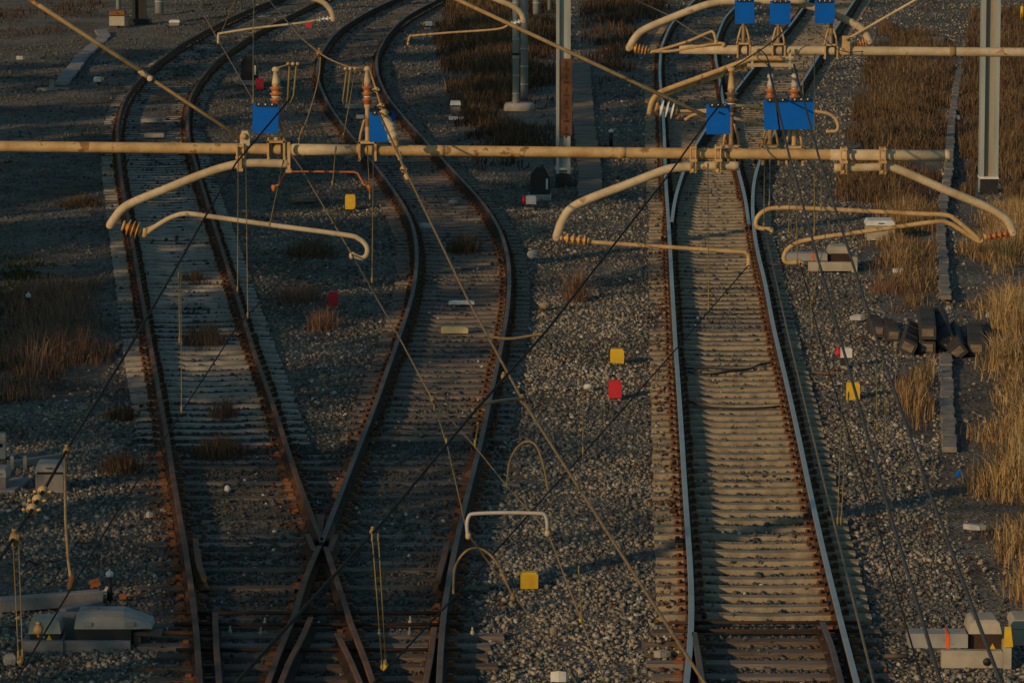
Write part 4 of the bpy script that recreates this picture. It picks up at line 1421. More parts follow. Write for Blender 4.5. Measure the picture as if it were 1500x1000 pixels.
wire([(742, 712, 'z', 5.5), (748, 672, 'z', 5.65), (766, 648, 'z', 5.75), (785, 652, 'z', 5.75), (797, 685, 'z', 5.62), (803, 718, 'z', 5.5)], .0085, 'rope', 'golden arched jumper loop above the pale bar', 'jumper', 'jumper')
wire([(664, 868, 'z', 5.5), (667, 830, 'z', 5.6), (684, 806, 'z', 5.7), (706, 804, 'z', 5.7), (728, 824, 'z', 5.62), (748, 866, 'z', 5.5), (756, 876, 'z', 5.5)], .008, 'rope', 'golden arched jumper loop below the pale bar', 'jumper', 'jumper')
wire([(1272, 75, 'Y', Y2), (1230, 74, 'Y', Y2 - .3), (1190, 40, 'Y', Y2 - .3)], .0001 + .005, 'wire_dark', 'short dark lead along the pale far beam', 'jumper', 'jumper')
wire([(1155, 40, 'Y', Y2 - .4), (1125, 66, 'Y', Y2 - .5), (1095, 86, 'Y', Y2 - .6), (1060, 112, 'Y', 55), (1053, 165, 'Y', Y1 - .2)], .009, 'wire_dark', 'dark lead from the middle far plate to the single near plate', 'jumper', 'jumper')
wire([(1113, 72, 'Y', Y2 - .5), (1125, 88, 'Y', 56), (1135, 140, 'Y', Y1 - .3), (1142, 190, 'Y', Y1 - .4)], .009, 'wire_dark', 'dark lead hanging across the left half of the wide blue plate', 'jumper', 'jumper')
wire([(930, 0, 'Y', 90), (978, 22, 'Y', 80), (1020, 50, 'Y', 70), (1049, 62, 'Y', Y2)], .011, 'wire_tan', 'contact wire reaching the far thin arm over the straight track')
wire([(1060, 64, 'Y', Y2), (1098, 135, 'z', 5.5), (1150, 200, 'z', 5.5), (1210, 265, 'z', 5.5)], .0062, 'wire_dark', 'thin contact wire under the pale far beam towards the right')
wire([(600, 63, 'Y', Y3), (580, 110, 'z', 5.5), (555, 165, 'z', 5.5)], .0062, 'wire_dark', 'thin contact wire from the rusty far arm to the tension chain')
wire([(640, 0, 'Y', 95), (612, 45, 'z', 5.6), (598, 62, 'Y', Y3)], .009, 'wire_dark', 'thin dark wire above the rusty far arm')
wire([(285, -4, 'Y', 90), (300, 24, 'Y', 82), (320, 60, 'Y', Y3)], .011, 'wire_tan', 'contact wire from the top edge to the far pale arm tip')

# droppers
DR = [((372, 0, Y3), (371, 48, Y3 - 2), 'through the far pale arm at the top left'), ((371, 52, Y3 - 3), (371, 150, 55), 'just above the leftmost blue plate'),
      ((265, 380, 37), (266, 602, 33), 'over the middle of the leftmost track'), ((262, 400, 36.6), (263, 500, 36), 'left of its twin over the leftmost track'),
      ((349, 215, 45), (348, 425, 42), 'beside the stay bracket on the left'), ((360, 215, 45), (363, 463, 41), 'right of its twin under the stay bracket'),
      ((547, 215, 45.6), (545, 412, 40), 'under the white capped insulator'), ((538, 215, 45.6), (542, 290, 44), 'short one under the white capped insulator'),
      ((492, 215, 45.6), (487, 270, 45), 'centred above the orange bar'), ((415, 235, 45.6), (395, 330, 44), 'left under the orange bar'),
      ((520, 105, 46.3), (503, 200, 46), 'left of the white capped insulator'), ((528, 105, 46.4), (545, 195, 46), 'right of its twin over the S-curved rails'),
      ((1037, 240, 44), (1038, 452, 40.5), 'between the polished rails'), ((1128, 235, 45.7), (1127, 300, 45), 'short one beside the switch rail'), ((1120, 235, 45.7), (1119, 330, 44), 'tallest beside the switch rail'),
      ((1166, 235, 45.5), (1168, 385, 42), 'left of the white machine lid'), ((1158, 235, 45.5), (1155, 345, 44), 'left of its twin by the machine'),
      ((1193, 80, 55), (1193, 340, 43), 'long one right of the wide blue plate'), ((1203, 250, 44), (1203, 304, 43.5), 'short one right of the wide blue plate'),
      ((1177, 90, 56), (1176, 140, 55), 'under the right far plate'),
      ((1235, 546, 30.2), (1227, 765, 27), 'below the yellow cube on the right'), ((1243, 575, 29.6), (1232, 765, 27), 'right of its twin below the yellow cube'),
      ((1283, 511, 31), (1285, 627, 29.5), 'left of two over the right gravel'), ((1294, 530, 31), (1298, 643, 29.2), 'right of two over the right gravel'),
      ((854, 555, 31), (854, 662, 30.3), 'above the red cube gravel'), ((848, 830, 25.3), (852, 908, 25), 'in the foreground gravel right of the yellow cube'),
      ((545, 783, 23.7), (560, 975, 24), 'left strand over the crossing timbers'), ((554, 783, 23.7), (565, 968, 24), 'right strand over the crossing timbers'),
      ((19, 790, 24), (27, 962, 23.5), 'left yellow strand at the left edge'), ((27, 785, 24), (33, 960, 23.5), 'right yellow strand at the left edge'),
      ((636, 594, 30), (654, 650, 29), 'under the knot over the S-curved track'), ((1185, 400, 36), (1190, 480, 34), 'faint one right of the polished track'), ((1213, 325, 38), (1190, 440, 35), 'slanting one beside the machine'),
      ((700, 620, 27.2), (696, 652, 27), 'short one beside the right S-curved rail')]
for a, b_, lb in DR:
    P_ = [D(*a), D(*b_)]
    m = MB(); r_ = .75 * a[2] / F * (.9 if a[2] > 28 else 1.1)
    m.tube(P_, r_, 6)
    m.lathe(P_[1], (0, 0, 1), [(-.02, r_ * 1.2), (0, r_ * 2.4), (.03, r_ * 2.4), (.04, r_)], 7)
    m.lathe(P_[0], (0, 0, -1), [(-.01, r_ * 1.2), (0, r_ * 2), (.03, r_ * 2), (.04, r_)], 7)
    o = m.build('dropper_wire', 'dropper')
    c = P_[0]
    o.data.transform(Matrix.Translation(-c)); o.location = c
    tag(o, 'thin brass dropper ' + lb, 'dropper', 'droppers hanging from the ropes')
# thick brown dropper at the left
o = thing('dropper_wire', 'thick brown dropper rod at the left reaching from the rope to the white capped post', 'dropper', D(96, 668, 27))
m = MB(); m.tube([D(95, 668, 27), D(96, 760, 26.5), D(100, 820, 26.2), D(104, 850, 26)], .009, 8); m.build('rod', 'ochre_dark', o)
m = MB(); m.lathe(D(104, 853, 26), (.3, 0, 1), [(-.04, .01), (-.02, .02), (.03, .02), (.05, .01)], 8); m.build('clip', 'rust', o)
# wire clamps (knots) on the wires
for x, y, z, r, lb in ((634, 586, 5.5, .02, 'knot clamp where the tan wires split over the S-curved track'), (765, 585, 6.3, .022, 'clamp on the golden rope at the lower curved jumper'),
                       (738, 552, 6.3, .022, 'small looped clamp on the golden rope above the lower jumper'), (468, 79, 8.25, .035, 'shiny clamp where the wires meet over the far S-curved rails'),
                       (22, 788, 6.7, .03, 'rope clamp over the yellow strands at the left edge'), (546, 779, 6.6, .018, 'rope clamp over the twin strands in the foreground'),
                       (563, 976, 5.5, .022, 'yellow clamp at the foot of the twin strands'), (57, 922, 5.5, .03, 'brown clamp hanging over the warning triangle box'), (30, 968, 5.5, .02, 'clamp at the foot of the yellow strands at the left edge'),
                       (98, 660, 6.7, .022, 'clamp on the left rope above the thick brown dropper'), (783, 727, 5.5, .014, 'small clamp at the right foot of the golden loop'), (852, 908, 5.5, .016, 'yellow clamp on the foreground tan wire'), (751, 876, 5.5, .018, 'clamp at the foot of the lower golden loop')):
    c = G(x, y, z) if z < 8 else D(x, y, Y1 + 1)
    o = thing('wire_clamp', lb, 'clamp', c)
    m = MB(); m.lathe(c - Vector((0, r * 1.4, 0)), (0, 1, .15), [(0, r * .5), (r * .3, r), (r * 2.2, r), (r * 2.8, r * .5)], 10)
    m.build('jaw', 'yellow' if 'yellow clamp' in lb else 'rope', o)
    m = MB(); m.lathe(c + Vector((0, -r * .5, -r * .4)), (0, 0, 1), [(-r, r * .35), (r * 1.6, r * .35), (r * 1.8, r * .55), (r * 2.2, r * .55)], 6)
    m.build('bolt', 'ochre_dark', o)
# knobbly insulator on the left rope
o = thing('rope_insulator', 'knobbly tan string insulator on the dark rope at the left', 'insulator', G(54, 735, 6.7))
a, b_ = G(67, 713, 6.7), G(40, 757, 6.7)
m = MB(); m.tube([a, b_], .012, 8); m.build('rod', 'wire_dark', o)
ax = (b_ - a).normalized(); L_ = (b_ - a).length
for i, t in enumerate((.12, .42, .72)):
    m = MB(); m.lathe(a + ax * L_ * t, ax, [(0, .012), (.008, .03), (.022, .034), (.035, .02), (.06, .012)], 12)
    for s in (-1, 1):
        m.lathe(a + ax * L_ * (t + .06) + Vector((s * .03, 0, 0)), (s, -.2, .3), [(0, .007), (.02, .01), (.025, .005)], 6)
    m.build('disc', 'ochre', o)
# ------------------------------------------------------------------ things standing on the ground
def upright(px, py):
    return G(px, py, 0.0)


def px_m(p):
    return p.y / F               # metres per photo pixel at a ground point


# --- coloured marker cubes
def cube_marker(x, y, wpx, hpx, material, label):
    """x, y: middle of the foot"""
    p = upright(x, y); k = px_m(p)
    o = thing('marker_cube', label, 'marker', p)
    wd, ht = wpx * k, hpx * k
    m = MB(); m.box(p + Vector((0, wd * .4, ht / 2 - .01)), (wd, wd * .8, ht), random.uniform(-.15, .15), 0, bev=.012)
    m.build('block', material, o)
    m = MB(); m.box(p + Vector((0, wd * .4, ht + .0)), (wd * .86, wd * .66, .022), 0, 0, bev=.006)
    m.build('lid', material, o)
    return o


for x, y, w_, h_, mt, lb in ((513, 306, 15, 20, 'yellow', 'yellow cube standing between the two left tracks under the hooked steady arm'),
                             (904, 532, 20, 20, 'yellow', 'yellow cube on the gravel just above the bright red one'),
                             (775, 861, 26, 22, 'yellow', 'yellow cube nearest the viewer, half sunk in gravel by the lower golden loop'),
                             (1250, 585, 20, 24, 'yellow', 'yellow cube on the gravel right of the straight track'),
                             (901, 582, 19, 24, 'red', 'bright red cube on the gravel below a yellow one'),
                             (380, 131, 12, 15, 'red', 'dark red cube in the shade beside the black signal at upper left'),
                             (488, 449, 15, 21, 'red', 'faded red cube among weeds between the two left tracks'),
                             (452, 41, 9, 9, 'red', 'tiny far red block by the white discs at the top left')):
    cube_marker(x, y, w_, h_, mt, lb)


# --- low lamp markers: a lying box on a short post
def lamp(x, y, wpx, hpx, postpx, endm, label, left=True, base=True):
    p = upright(x, y); k = px_m(p)
    o = thing('marker_lamp', label, 'marker lamp', p)
    wd, ht, ph = wpx * k, hpx * k, postpx * k
    m = MB(); m.box(p + Vector((0, .06, ph / 2)), (wd * .42, .1, ph), 0, 0, bev=.01, taper=.8); m.build('post', 'black', o)
    m = MB(); s = -1 if left else 1
    m.box(p + Vector((-s * wd * .14, .06, ph + ht / 2)), (wd * .72, .2, ht), 0, 0, bev=.018); m.build('housing', 'white', o)
    m = MB(); m.lathe(p + Vector((s * wd * .48, .06, ph + ht / 2)), (-s, 0, 0), [(0, ht * .3), (.008, ht * .47), (wd * .26, ht * .5)], 14); m.build('lens', endm, o)
    if base:
        m = MB(); m.box(p + Vector((0, .06, .0)), (wd * .7, .24, .06), 0, 0, bev=.01); m.build('foot', 'concrete_grey', o)
    return o


lamp(775, 306, 21, 12, 7, 'red', 'white marker lamp with a red end beside the black dwarf signal')
lamp(1236, 538, 24, 14, 15, 'red', 'white marker lamp with a red end on the gravel right of the straight track')
lamp(145, 126, 15, 7, 6, 'yellow', 'white marker lamp with a yellow end in the shaded yard at upper left', False)
lamp(626, 42, 14, 6, 4, 'yellow', 'white marker lamp with a yellow end near the far S-curve', True)
o = thing('bent_rod', 'thin rusty pull rod lying on the gravel left of the red and white lamp', 'rod', upright(1222, 546))
m = MB(); m.tube([G(1190, 545, .03), G(1210, 547, .04), G(1228, 546, .05), G(1226, 536, .2), G(1220, 542, .1), G(1232, 543, .04)], .014, 7); m.build('rod', 'rust_bright', o)


# --- black dwarf signals seen from behind
def dwarf(x, y, wpx, hpx, label):
    p = upright(x, y); k = px_m(p)
    o = thing('dwarf_signal', label, 'signal', p)
    w_, h_ = wpx * k, hpx * k
    m = MB()
    m.prism([(-w_ / 2, 0), (w_ / 2, 0), (w_ * .48, h_ * .62), (w_ * .28, h_ * .9), (w_ * .1, h_), (-w_ * .2, h_ * .97), (-w_ * .46, h_ * .72)], .35, p + Vector((0, .2, .1)), (1, 0, 0), (0, 0, 1))
    m.build('housing', 'black', o)
    m = MB(); m.box(p + Vector((0, .2, .05)), (w_ * 1.1, .5, .14), 0, 0, bev=.02); m.build('plinth', 'concrete_grey', o)
    m = MB(); m.box(p + Vector((w_ * .34, .01, h_ * .55)), (w_ * .10, .02, h_ * .36), 0, 0); m.build('number_tag', 'white', o)
    m = MB(); m.tube([p + Vector((w_ * .1, .1, h_ + .08)), p + Vector((w_ * .1, -.02, h_ + .1))], .05, 10); m.build('hood', 'black', o)
    return o


dwarf(791, 293, 30, 43, 'black dwarf signal with a white tag at the foot of the rust-plated mast')
dwarf(365, 124, 26, 38, 'black dwarf signal in deep shade inside the leftmost curve')


# --- black posts with white caps
def cap_post(x, y, wpx, hpx, label, white_tag=False):
    p = upright(x, y); k = px_m(p)
    o = thing('marker_post', label, 'post', p)
    m = MB(); m.lathe(p, (0, 0, 1), [(-.05, wpx * k * .5), (hpx * k * .8, wpx * k * .45)], 12); m.build('post', 'black', o)
    m = MB(); m.lathe(p + Vector((0, 0, hpx * k * .78)), (0, 0, 1), [(0, wpx * k * .62), (hpx * k * .12, wpx * k * .66), (hpx * k * .17, wpx * k * .5), (hpx * k * .2, wpx * k * .15), (hpx * k * .26, wpx * k * .1)], 12)
    m.build('cap', 'white', o)
    if white_tag:
        m = MB(); m.box(p + Vector((-wpx * k * .9, -.03, .09)), (.035, .015, .17), 0, 0, rot=Matrix.Rotation(.5, 3, 'Y')); m.build('tag', 'white', o)
    return o


cap_post(161, 877, 9, 44, 'black post with a white cap behind the grey point machine', True)
cap_post(895, 211, 6, 22, 'small black post with a white cap beside the plank path')
cap_post(42, 462, 6, 34, 'black post with a grey-white cap in the weeds on the left bank')

# --- left point machine with its box and concrete cradle
o = thing('point_machine', 'grey point machine with a sloping cover in a concrete cradle at lower left', 'point machine', G(170, 950, 0))
Ym = G(0, 950, 0).y


def quadbox(mb, x0, y0, x1, y1, Y, depth, mi=0, bev=.012, taper=1.0):
    """box whose front face spans the given photo rectangle at the distance Y"""
    a, b_ = D(x0, y1, Y), D(x1, y0, Y)
    mb.box(((a.x + b_.x) / 2, Y + depth / 2, (a.z + b_.z) / 2), (b_.x - a.x, depth, b_.z - a.z), 0, mi, bev=bev, taper=taper)


m = MB()
quadbox(m, 92, 939, 191, 963, Ym, .10)
quadbox(m, 90, 899, 110, 955, Ym + .62, .08)
m.box((D(140, 900, Ym).x, Ym + .68, .13), (D(222, 900, Ym).x - D(80, 900, Ym).x, .08, .36), 0, 0, bev=.01)
m.build('cradle', 'slab', o)
m = MB(); m.box((D(150, 940, Ym).x, Ym + .36, .12), (D(190, 940, Ym).x - D(108, 940, Ym).x, .46, .28), 0, 0, bev=.01); m.build('motor_body', 'black', o)
m = MB()                         # cover: long loaf with a sloping nose to the right
zt = D(0, 893, Ym + .25).z; zb = D(0, 921, Ym + .1).z
xa, xb, xc = D(107, 900, Ym).x, D(181, 900, Ym).x, D(221, 900, Ym).x
y0_, y1_ = Ym + .10, Ym + .60
hh = zt - zb
V_ = [(xa, y0_, zb), (xb, y0_, zb), (xc, y0_ + .02, zb), (xa, y1_, zb), (xb, y1_, zb), (xc, y1_ - .02, zb),
      (xa + .02, y0_ + .03, zb + hh * .7), (xb, y0_ + .03, zb + hh * .7), (xc - .01, y0_ + .05, zb + hh * .30), (xa + .02, y1_ - .03, zb + hh * .7), (xb, y1_ - .03, zb + hh * .7), (xc - .01, y1_ - .05, zb + hh * .30),
      (xa + .05, y0_ + .12, zt), (xb - .02, y0_ + .12, zt), (xc - .05, y0_ + .13, zb + hh * .45), (xa + .05, y1_ - .12, zt), (xb - .02, y1_ - .12, zt), (xc - .05, y1_ - .13, zb + hh * .45)]
m.add(V_, [[0, 1, 7, 6], [1, 2, 8, 7], [6, 7, 13, 12], [7, 8, 14, 13], [12, 13, 16, 15], [13, 14, 17, 16], [15, 16, 10, 9], [16, 17, 11, 10], [9, 10, 4, 3], [10, 11, 5, 4],
           [0, 6, 9, 3], [6, 12, 15, 9], [2, 5, 11, 8], [8, 11, 17, 14], [0, 3, 4, 1], [1, 4, 5, 2]])
cov = m.build('cover', 'grey_cover', o)
m = MB(); m.box((D(131, 896, Ym).x, Ym + .30, zt + .008), (.15, .1, .016), 0, 0); m.build('handle_plate', 'concrete', cov)
m = MB()
for x in (128, 190):
    m.box((D(x, 916, Ym).x, y0_ - .004, zb + .06), (.09, .02, .05), 0, 0, bev=.005)
m.build('latch', 'grey_cover', cov)
m = MB(); m.tube([(D(195, 930, Ym).x, Ym + .3, .14), (xat(lA_L, Ym) + .2, Ym + .3, .12)], .03, 8); m.build('drive_rod', 'rust', o)
m = MB(); quadbox(m, 196, 925, 237, 931, Ym + .2, .22); quadbox(m, 196, 931, 206, 950, Ym + .22, .1); m.build('rod_guide', 'head_mid', o)

o = thing('junction_box', 'cream lidded box with a yellow warning triangle at lower left', 'junction box', G(65, 963, 0))
m = MB(); quadbox(m, 32, 939, 92, 964, Ym - .04, .5); m.build('base', 'slab', o)
m = MB(); quadbox(m, 44, 926, 88, 940, Ym + .06, .36); m.build('body', 'black', o)
m = MB(); quadbox(m, 41, 908, 89, 928, Ym + .02, .44, taper=.86, bev=.03); m.build('lid', 'cream', o)
m = MB(); c = D(72, 933, Ym + .055)
m.prism([(-.033, -.03), (.033, -.03), (0, .034)], .008, c, (1, 0, 0), (0, 0, 1)); m.build('warning_triangle', 'yellow', o)
m = MB(); m.box(D(62.5, 932.5, Ym + .055), (.04, .008, .018), 0, 0); m.build('maker_plate', 'white', o)
m = MB(); m.lathe(D(66, 962, Ym - .045), (0, 1, 0), [(0, .045), (.02, .045)], 16); m.build('cable_hole', 'black', o)
m = MB(); m.tube([D(66, 965, Ym - .04), D(64, 968, Ym - .16)], .036, 10); m.build('conduit', mat('pink_conduit', (.62, .3, .26), (.5, .22, .2), .6), o)


def stone(x, y, wpx, hpx, material, label, name='boulder', seed=1):
    p = upright(x, y); k = px_m(p)
    r = random.Random(seed)
    bm_v = []
    m = MB()
    n1, n2 = 7, 9
    V_ = []
    for i in range(n1 + 1):
        th = math.pi * i / n1
        for j in range(n2):
            ph = 2 * math.pi * j / n2
            q = 1 + r.uniform(-.16, .12)
            V_.append(p + Vector((math.sin(th) * math.cos(ph) * wpx * k * .5 * q, math.sin(th) * math.sin(ph) * wpx * k * .4 * q, hpx * k * .42 + math.cos(th) * hpx * k * .5 * q)))
    Fc = [[i * n2 + j, (i + 1) * n2 + j, (i + 1) * n2 + (j + 1) % n2, i * n2 + (j + 1) % n2] for i in range(n1) for j in range(n2)]
    m.add(V_, Fc)
    o = m.build(name, material)
    o.data.transform(Matrix.Translation(-p)); o.location = p
    return tag(o, label, 'stone')


stone(15, 975, 22, 22, 'concrete_grey', 'loose grey block of stone beside the cream lidded box', seed=3)
stone(798, 452, 18, 11, 'concrete', 'tan rounded stone on the gravel right of the S-curved rails', seed=4)
stone(780, 378, 16, 13, 'litter', 'pale bluish stone right of the S-curved rails', seed=5)
stone(861, 570, 14, 9, 'white', 'pale stone on the gravel left of the red cube', seed=6)
stone(62, 703, 18, 9, 'concrete', 'tan stone right of the left lidded boxes', seed=7)
stone(811, 930, 12, 16, 'concrete', 'tall tan stone in the foreground gravel', seed=8)
stone(664, 300, 16, 8, 'concrete_grey', 'flat grey stone between the S-curved rails', seed=10)
stone(126, 600, 8, 7, 'concrete', 'small bright tan stone on the left gravel under the rope', seed=12)
stone(333, 720, 9, 11, 'white', 'small white stone between the leftmost rails', seed=13)

# --- concrete slabs and boxes at the left edge
o = thing('concrete_beam', 'long concrete beam lying on the gravel at the left edge behind the boxes', 'concrete beam', G(70, 885, 0))
m = MB()
a, b_ = G(-30, 893, .0), G(148, 879, .0)
m.box(((a.x + b_.x) / 2, (a.y + b_.y) / 2, .05), ((b_ - a).length, .16, .17), math.atan2(b_.y - a.y, b_.x - a.x), 0, bev=.015)
m.build('beam', 'slab', o)
o = thing('concrete_beam', 'broken thin concrete strip lying in front of the long beam', 'concrete beam', G(120, 893, 0))
m = MB(); a, b_ = G(92, 898, 0), G(146, 885, 0)
m.box(((a.x + b_.x) / 2, (a.y + b_.y) / 2, .02), ((b_ - a).length, .12, .08), math.atan2(b_.y - a.y, b_.x - a.x), 0, bev=.01); m.build('strip', 'slab', o)
o = thing('red_fitting', 'small red metal fitting on the gravel beside the white capped post', 'fitting', G(139, 853, 0))
m = MB(); m.box(G(139, 853, .05), (.14, .08, .09), .3, 0, rot=Matrix.Rotation(-.3, 3, 'Y'), bev=.01); m.build('body', 'orange_pipe', o)
m = MB(); m.tube([G(132, 857, .05), G(118, 866, .03), G(110, 870, .02)], .01, 6); m.build('lead', 'rust', o)
o = thing('red_fitting', 'rusty red clamp and lead at the timber ends beside the leftmost rail', 'fitting', G(185, 873, 0))
m = MB(); m.box(G(180, 873, .04), (.09, .07, .06), .1, 0, bev=.01); m.build('body', 'orange_pipe', o)
m = MB(); m.tube([G(183, 873, .05), G(198, 871, .04), G(213, 869, .05)], .012, 6); m.build('lead', 'orange_pipe', o)


def lid_box(x0, y0, x1, y1, Y, depth, lidh, label, legm='slab', lidm='grey_cover', dark=True):
    o = thing('junction_box', label, 'junction box', D((x0 + x1) / 2, y1, Y))
    m = MB(); quadbox(m, x0, y0 + (y1 - y0) * .5, x1, y1, Y, depth * .9); m.build('base', legm, o)
    m = MB(); quadbox(m, x0 + 2, y0 + lidh, x1 - 2, y0 + (y1 - y0) * .52, Y + .04, depth * .7); m.build('body', 'black' if dark else legm, o)
    m = MB(); quadbox(m, x0 - 1, y0 + lidh * .55, x1 + 1, y0 + lidh * 1.05, Y - .02, depth, taper=.9, bev=.02); m.build('lid', lidm, o)
    if x1 - x0 > 15:
        kk = Y / F
        m = MB(); m.tube([D(x0 + (x1 - x0) * .4, y0 + lidh * .8, Y - .03), D(x0 + (x1 - x0) * .4, y0 + lidh * .8, Y - .05), D(x0 + (x1 - x0) * .6, y0 + lidh * .8, Y - .05), D(x0 + (x1 - x0) * .6, y0 + lidh * .8, Y - .03)], .008, 6); m.build('handle', 'rail_dark', o)
    return o


lid_box(52, 668, 92, 722, G(0, 722, 0).y, .5, 22, 'grey lidded box on a pinkish base at the left, right of a concrete frame')
lid_box(-14, 676, 8, 720, G(0, 722, 0).y, .5, 22, 'grey lidded box cut by the left edge of the picture')
lid_box(660, 143, 674, 170, G(0, 171, 0).y, .45, 11, 'white topped box on legs beside the brown scrub in the middle distance', lidm='white')
lid_box(1270, 316, 1311, 352, G(0, 352, 0).y, .7, 14, 'cream box with a white top standing in the dry grass on the right', 'cream', 'white', False)
lid_box(248, 27, 262, 38, G(0, 38, 0).y, .5, 6, 'far white topped box near the leftmost curve at the top', lidm='white')
lid_box(160, 10, 182, 38, G(0, 39, 0).y, .6, 12, 'far cream cabinet with a rusty lid at the top left', 'cream', 'rust_bright')
o = thing('concrete_channel', 'low concrete channel frame with two upstands at the left edge', 'concrete channel', G(50, 690, 0))
m = MB()
a, b_ = G(14, 684, 0), G(94, 672, 0)
m.box(((a.x + b_.x) / 2, (a.y + b_.y) / 2, .04), ((b_ - a).length, .12, .1), math.atan2(b_.y - a.y, b_.x - a.x), 0, bev=.01)
for x in (18, 37):
    m.box(G(x, 677, .12), (.05, .10, .2), 0, 0, bev=.008)
m.build('frame', 'slab', o)
o = thing('concrete_slab', 'flat concrete slab lying between the two left lidded boxes', 'slab', G(22, 715, 0))
m = MB(); m.box(G(20, 712, .03), (.26, 1.1, .08), -.1, 0, bev=.01); m.build('slab', 'slab', o)
o = thing('concrete_post', 'short square concrete post with a hole at the left edge', 'post', G(-2, 655, 0))
m = MB(); quadbox(m, -12, 636, 7, 672, G(0, 674, 0).y, .2); m.build('post', 'concrete_grey', o)
m = MB(); m.lathe(D(1, 652, G(0, 674, 0).y - .005), (0, 1, 0), [(0, .03), (.02, .03)], 10); m.build('hole', 'black', o)

# --- right point machines
def machine(x0, y0, x1, y1, xcov, Y, label, big=True):
    """rod cover from x0 to xcov, machine in a concrete cradle from xcov to x1"""
    o = thing('point_machine', label, 'point machine', D((x0 + x1) / 2, y1, Y))
    h_ = y1 - y0
    m = MB(); quadbox(m, x0, y0 + h_ * .36, xcov, y0 + h_ * .62, Y + .05, .34); rc_ = m.build('rod_cover', 'grey_cover', o)
    m = MB(); xo = x0 + (xcov - x0) * .62; quadbox(m, xo, y0 + h_ * .35, xo + 6 * 56 / Y * .9, y0 + h_ * .63, Y + .044, .352); m.build('orange_stripe', 'orange', rc_)
    m = MB(); quadbox(m, x0 + (xcov - x0) * .55, y0 + h_ * .68, x1 - (x1 - xcov) * .2, y1, Y - .04, .14, bev=.015)
    quadbox(m, x1 - (x1 - xcov) * .2, y0 + h_ * .5, x1, y1 + 2, Y - .04, .9, bev=.015); m.build('cradle', 'cream', o)
    m = MB(); quadbox(m, xcov + 2, y0 + h_ * .35, x1 - (x1 - xcov) * .2 - 2, y0 + h_ * .72, Y + .14, .5); m.build('motor_body', 'rail_dark', o)
    m = MB(); quadbox(m, xcov + 1, y0 + h_ * .12, x1 - (x1 - xcov) * .22, y0 + h_ * .36, Y + .12, .6, taper=.85, bev=.03); m.build('cover', 'cream', o)
    m = MB(); m.tube([(D(x0, y0 + h_ * .6, Y).x, Y + .2, .1), (D(x0 - 34, y0 + h_ * .6, Y).x, Y + .2, .1)], .03, 8); m.build('drive_rod', 'head_mid', o)
    return o


machine(1150, 357, 1256, 397, 1212, G(0, 397, 0).y, 'cream point machine with an orange stripe beside the far switch of the straight track')
pm = machine(1332, 900, 1482, 978, 1418, G(0, 978, 0).y, 'cream point machine with an orange stripe at the lower right corner')
Yr = G(0, 978, 0).y
m = MB(); c = D(1454, 946, Yr + .13); m.prism([(-.035, -.03), (.035, -.03), (0, .034)], .01, c, (1, 0, 0), (0, 0, 1)); m.build('warning_triangle', 'yellow', pm)
m = MB(); m.prism([(-.06, -.12), (.05, -.12), (.02, .12), (-.05, .12)], .02, D(1478, 932, Yr - .06), (1, 0, 0), (0, 0, 1)); m.build('yellow_panel', 'yellow', pm)
m = MB(); m.lathe(D(1446, 969, Yr - .045), (0, 1, 0), [(0, .05), (.02, .05)], 14); m.build('cable_hole', 'black', pm)
lid_box(1484, 895, 1530, 945, G(0, 948, 0).y, .6, 24, 'pale cabinet at the right edge behind the lower right machine', 'cream', 'cream', False)
o = thing('equipment_case', 'small white case in the dry grass between the gravel and the trough', 'case', G(1324, 377, 0))
m = MB(); quadbox(m, 1314, 365, 1335, 374, G(0, 378, 0).y, .22); m.build('body', 'white', o)
m = MB(); quadbox(m, 1316, 374, 1333, 379, G(0, 378, 0).y + .03, .15); m.build('stand', 'black', o)
# --- heap of old sleepers on the right
M['dark_beam'] = mat('tarred_beam', (.05, .048, .05), (.03, .029, .03), .85, scale=3, bump=.5, bscale=20)
HEAP = [  # near-end middle (photo), length m, heading deg from +Y (left positive), width, pitch, z, roll, label
    (1287, 484, 1.3, 5, .22, .0, .10, .12, 'old sleeper at the left end of the heap, its end stained dark'),
    (1309, 491, 1.4, 6, .24, .0, .08, .08, 'old sleeper second from the left, its pale end facing out'),
    (1330, 508, 2.0, -2.5, .28, .02, .12, .45, 'old sleeper lying on its edge just left of the tall pair'),
    (1359, 487, 2.6, .8, .29, .0, .36, .0, 'old sleeper lying on top of another in the middle of the heap'),
    (1358, 509, 2.3, 0, .29, .0, .08, .0, 'old sleeper underneath the one in the middle of the heap'),
    (1386, 500, 2.6, 4, .30, .06, .16, -.5, 'old sleeper tilted on its edge right of the middle pair'),
    (1403, 515, 2.3, 2.5, .28, .02, .08, -.7, 'old sleeper leaning flat against the tilted one'),
    (1430, 510, 2.5, .8, .29, .0, .12, .0, 'old sleeper lying apart at the right end of the heap'),
]
for i, (x, y, L_, hd, wd, pi_, z, roll, lb) in enumerate(HEAP):
    p = G(x, y, z)
    o = thing('old_sleeper', lb, 'old sleeper', (p.x, p.y, z), 'old sleepers dumped in the grass')
    h = math.radians(hd) - math.atan2(p.x, p.y)   # headings are given against the sight line
    R = Matrix.Rotation(h, 3, 'Z') @ Matrix.Rotation(pi_, 3, 'X') @ Matrix.Rotation(roll, 3, 'Y')
    m = MB()
    c = Vector((p.x, p.y, z)) + R @ Vector((0, L_ / 2, 0))
    m.box(c, (wd, L_, .24), 0, 0, rot=R, bev=.025)
    m.build('beam', 'dark_beam', o)
    m = MB(); m.box(Vector((p.x, p.y, z)) + R @ Vector((0, -.004, 0)), (wd * .7, .02, .13), 0, 0, rot=R); m.build('sawn_end', 'timber_grey', o)
    for t in (.3, .75):
        m = MB(); m.box(Vector((p.x, p.y, z)) + R @ Vector((0, L_ * t, .125)), (wd * .7, .16, .02), 0, 0, rot=R)
        m.build('tie_plate', 'rail_dark', o)


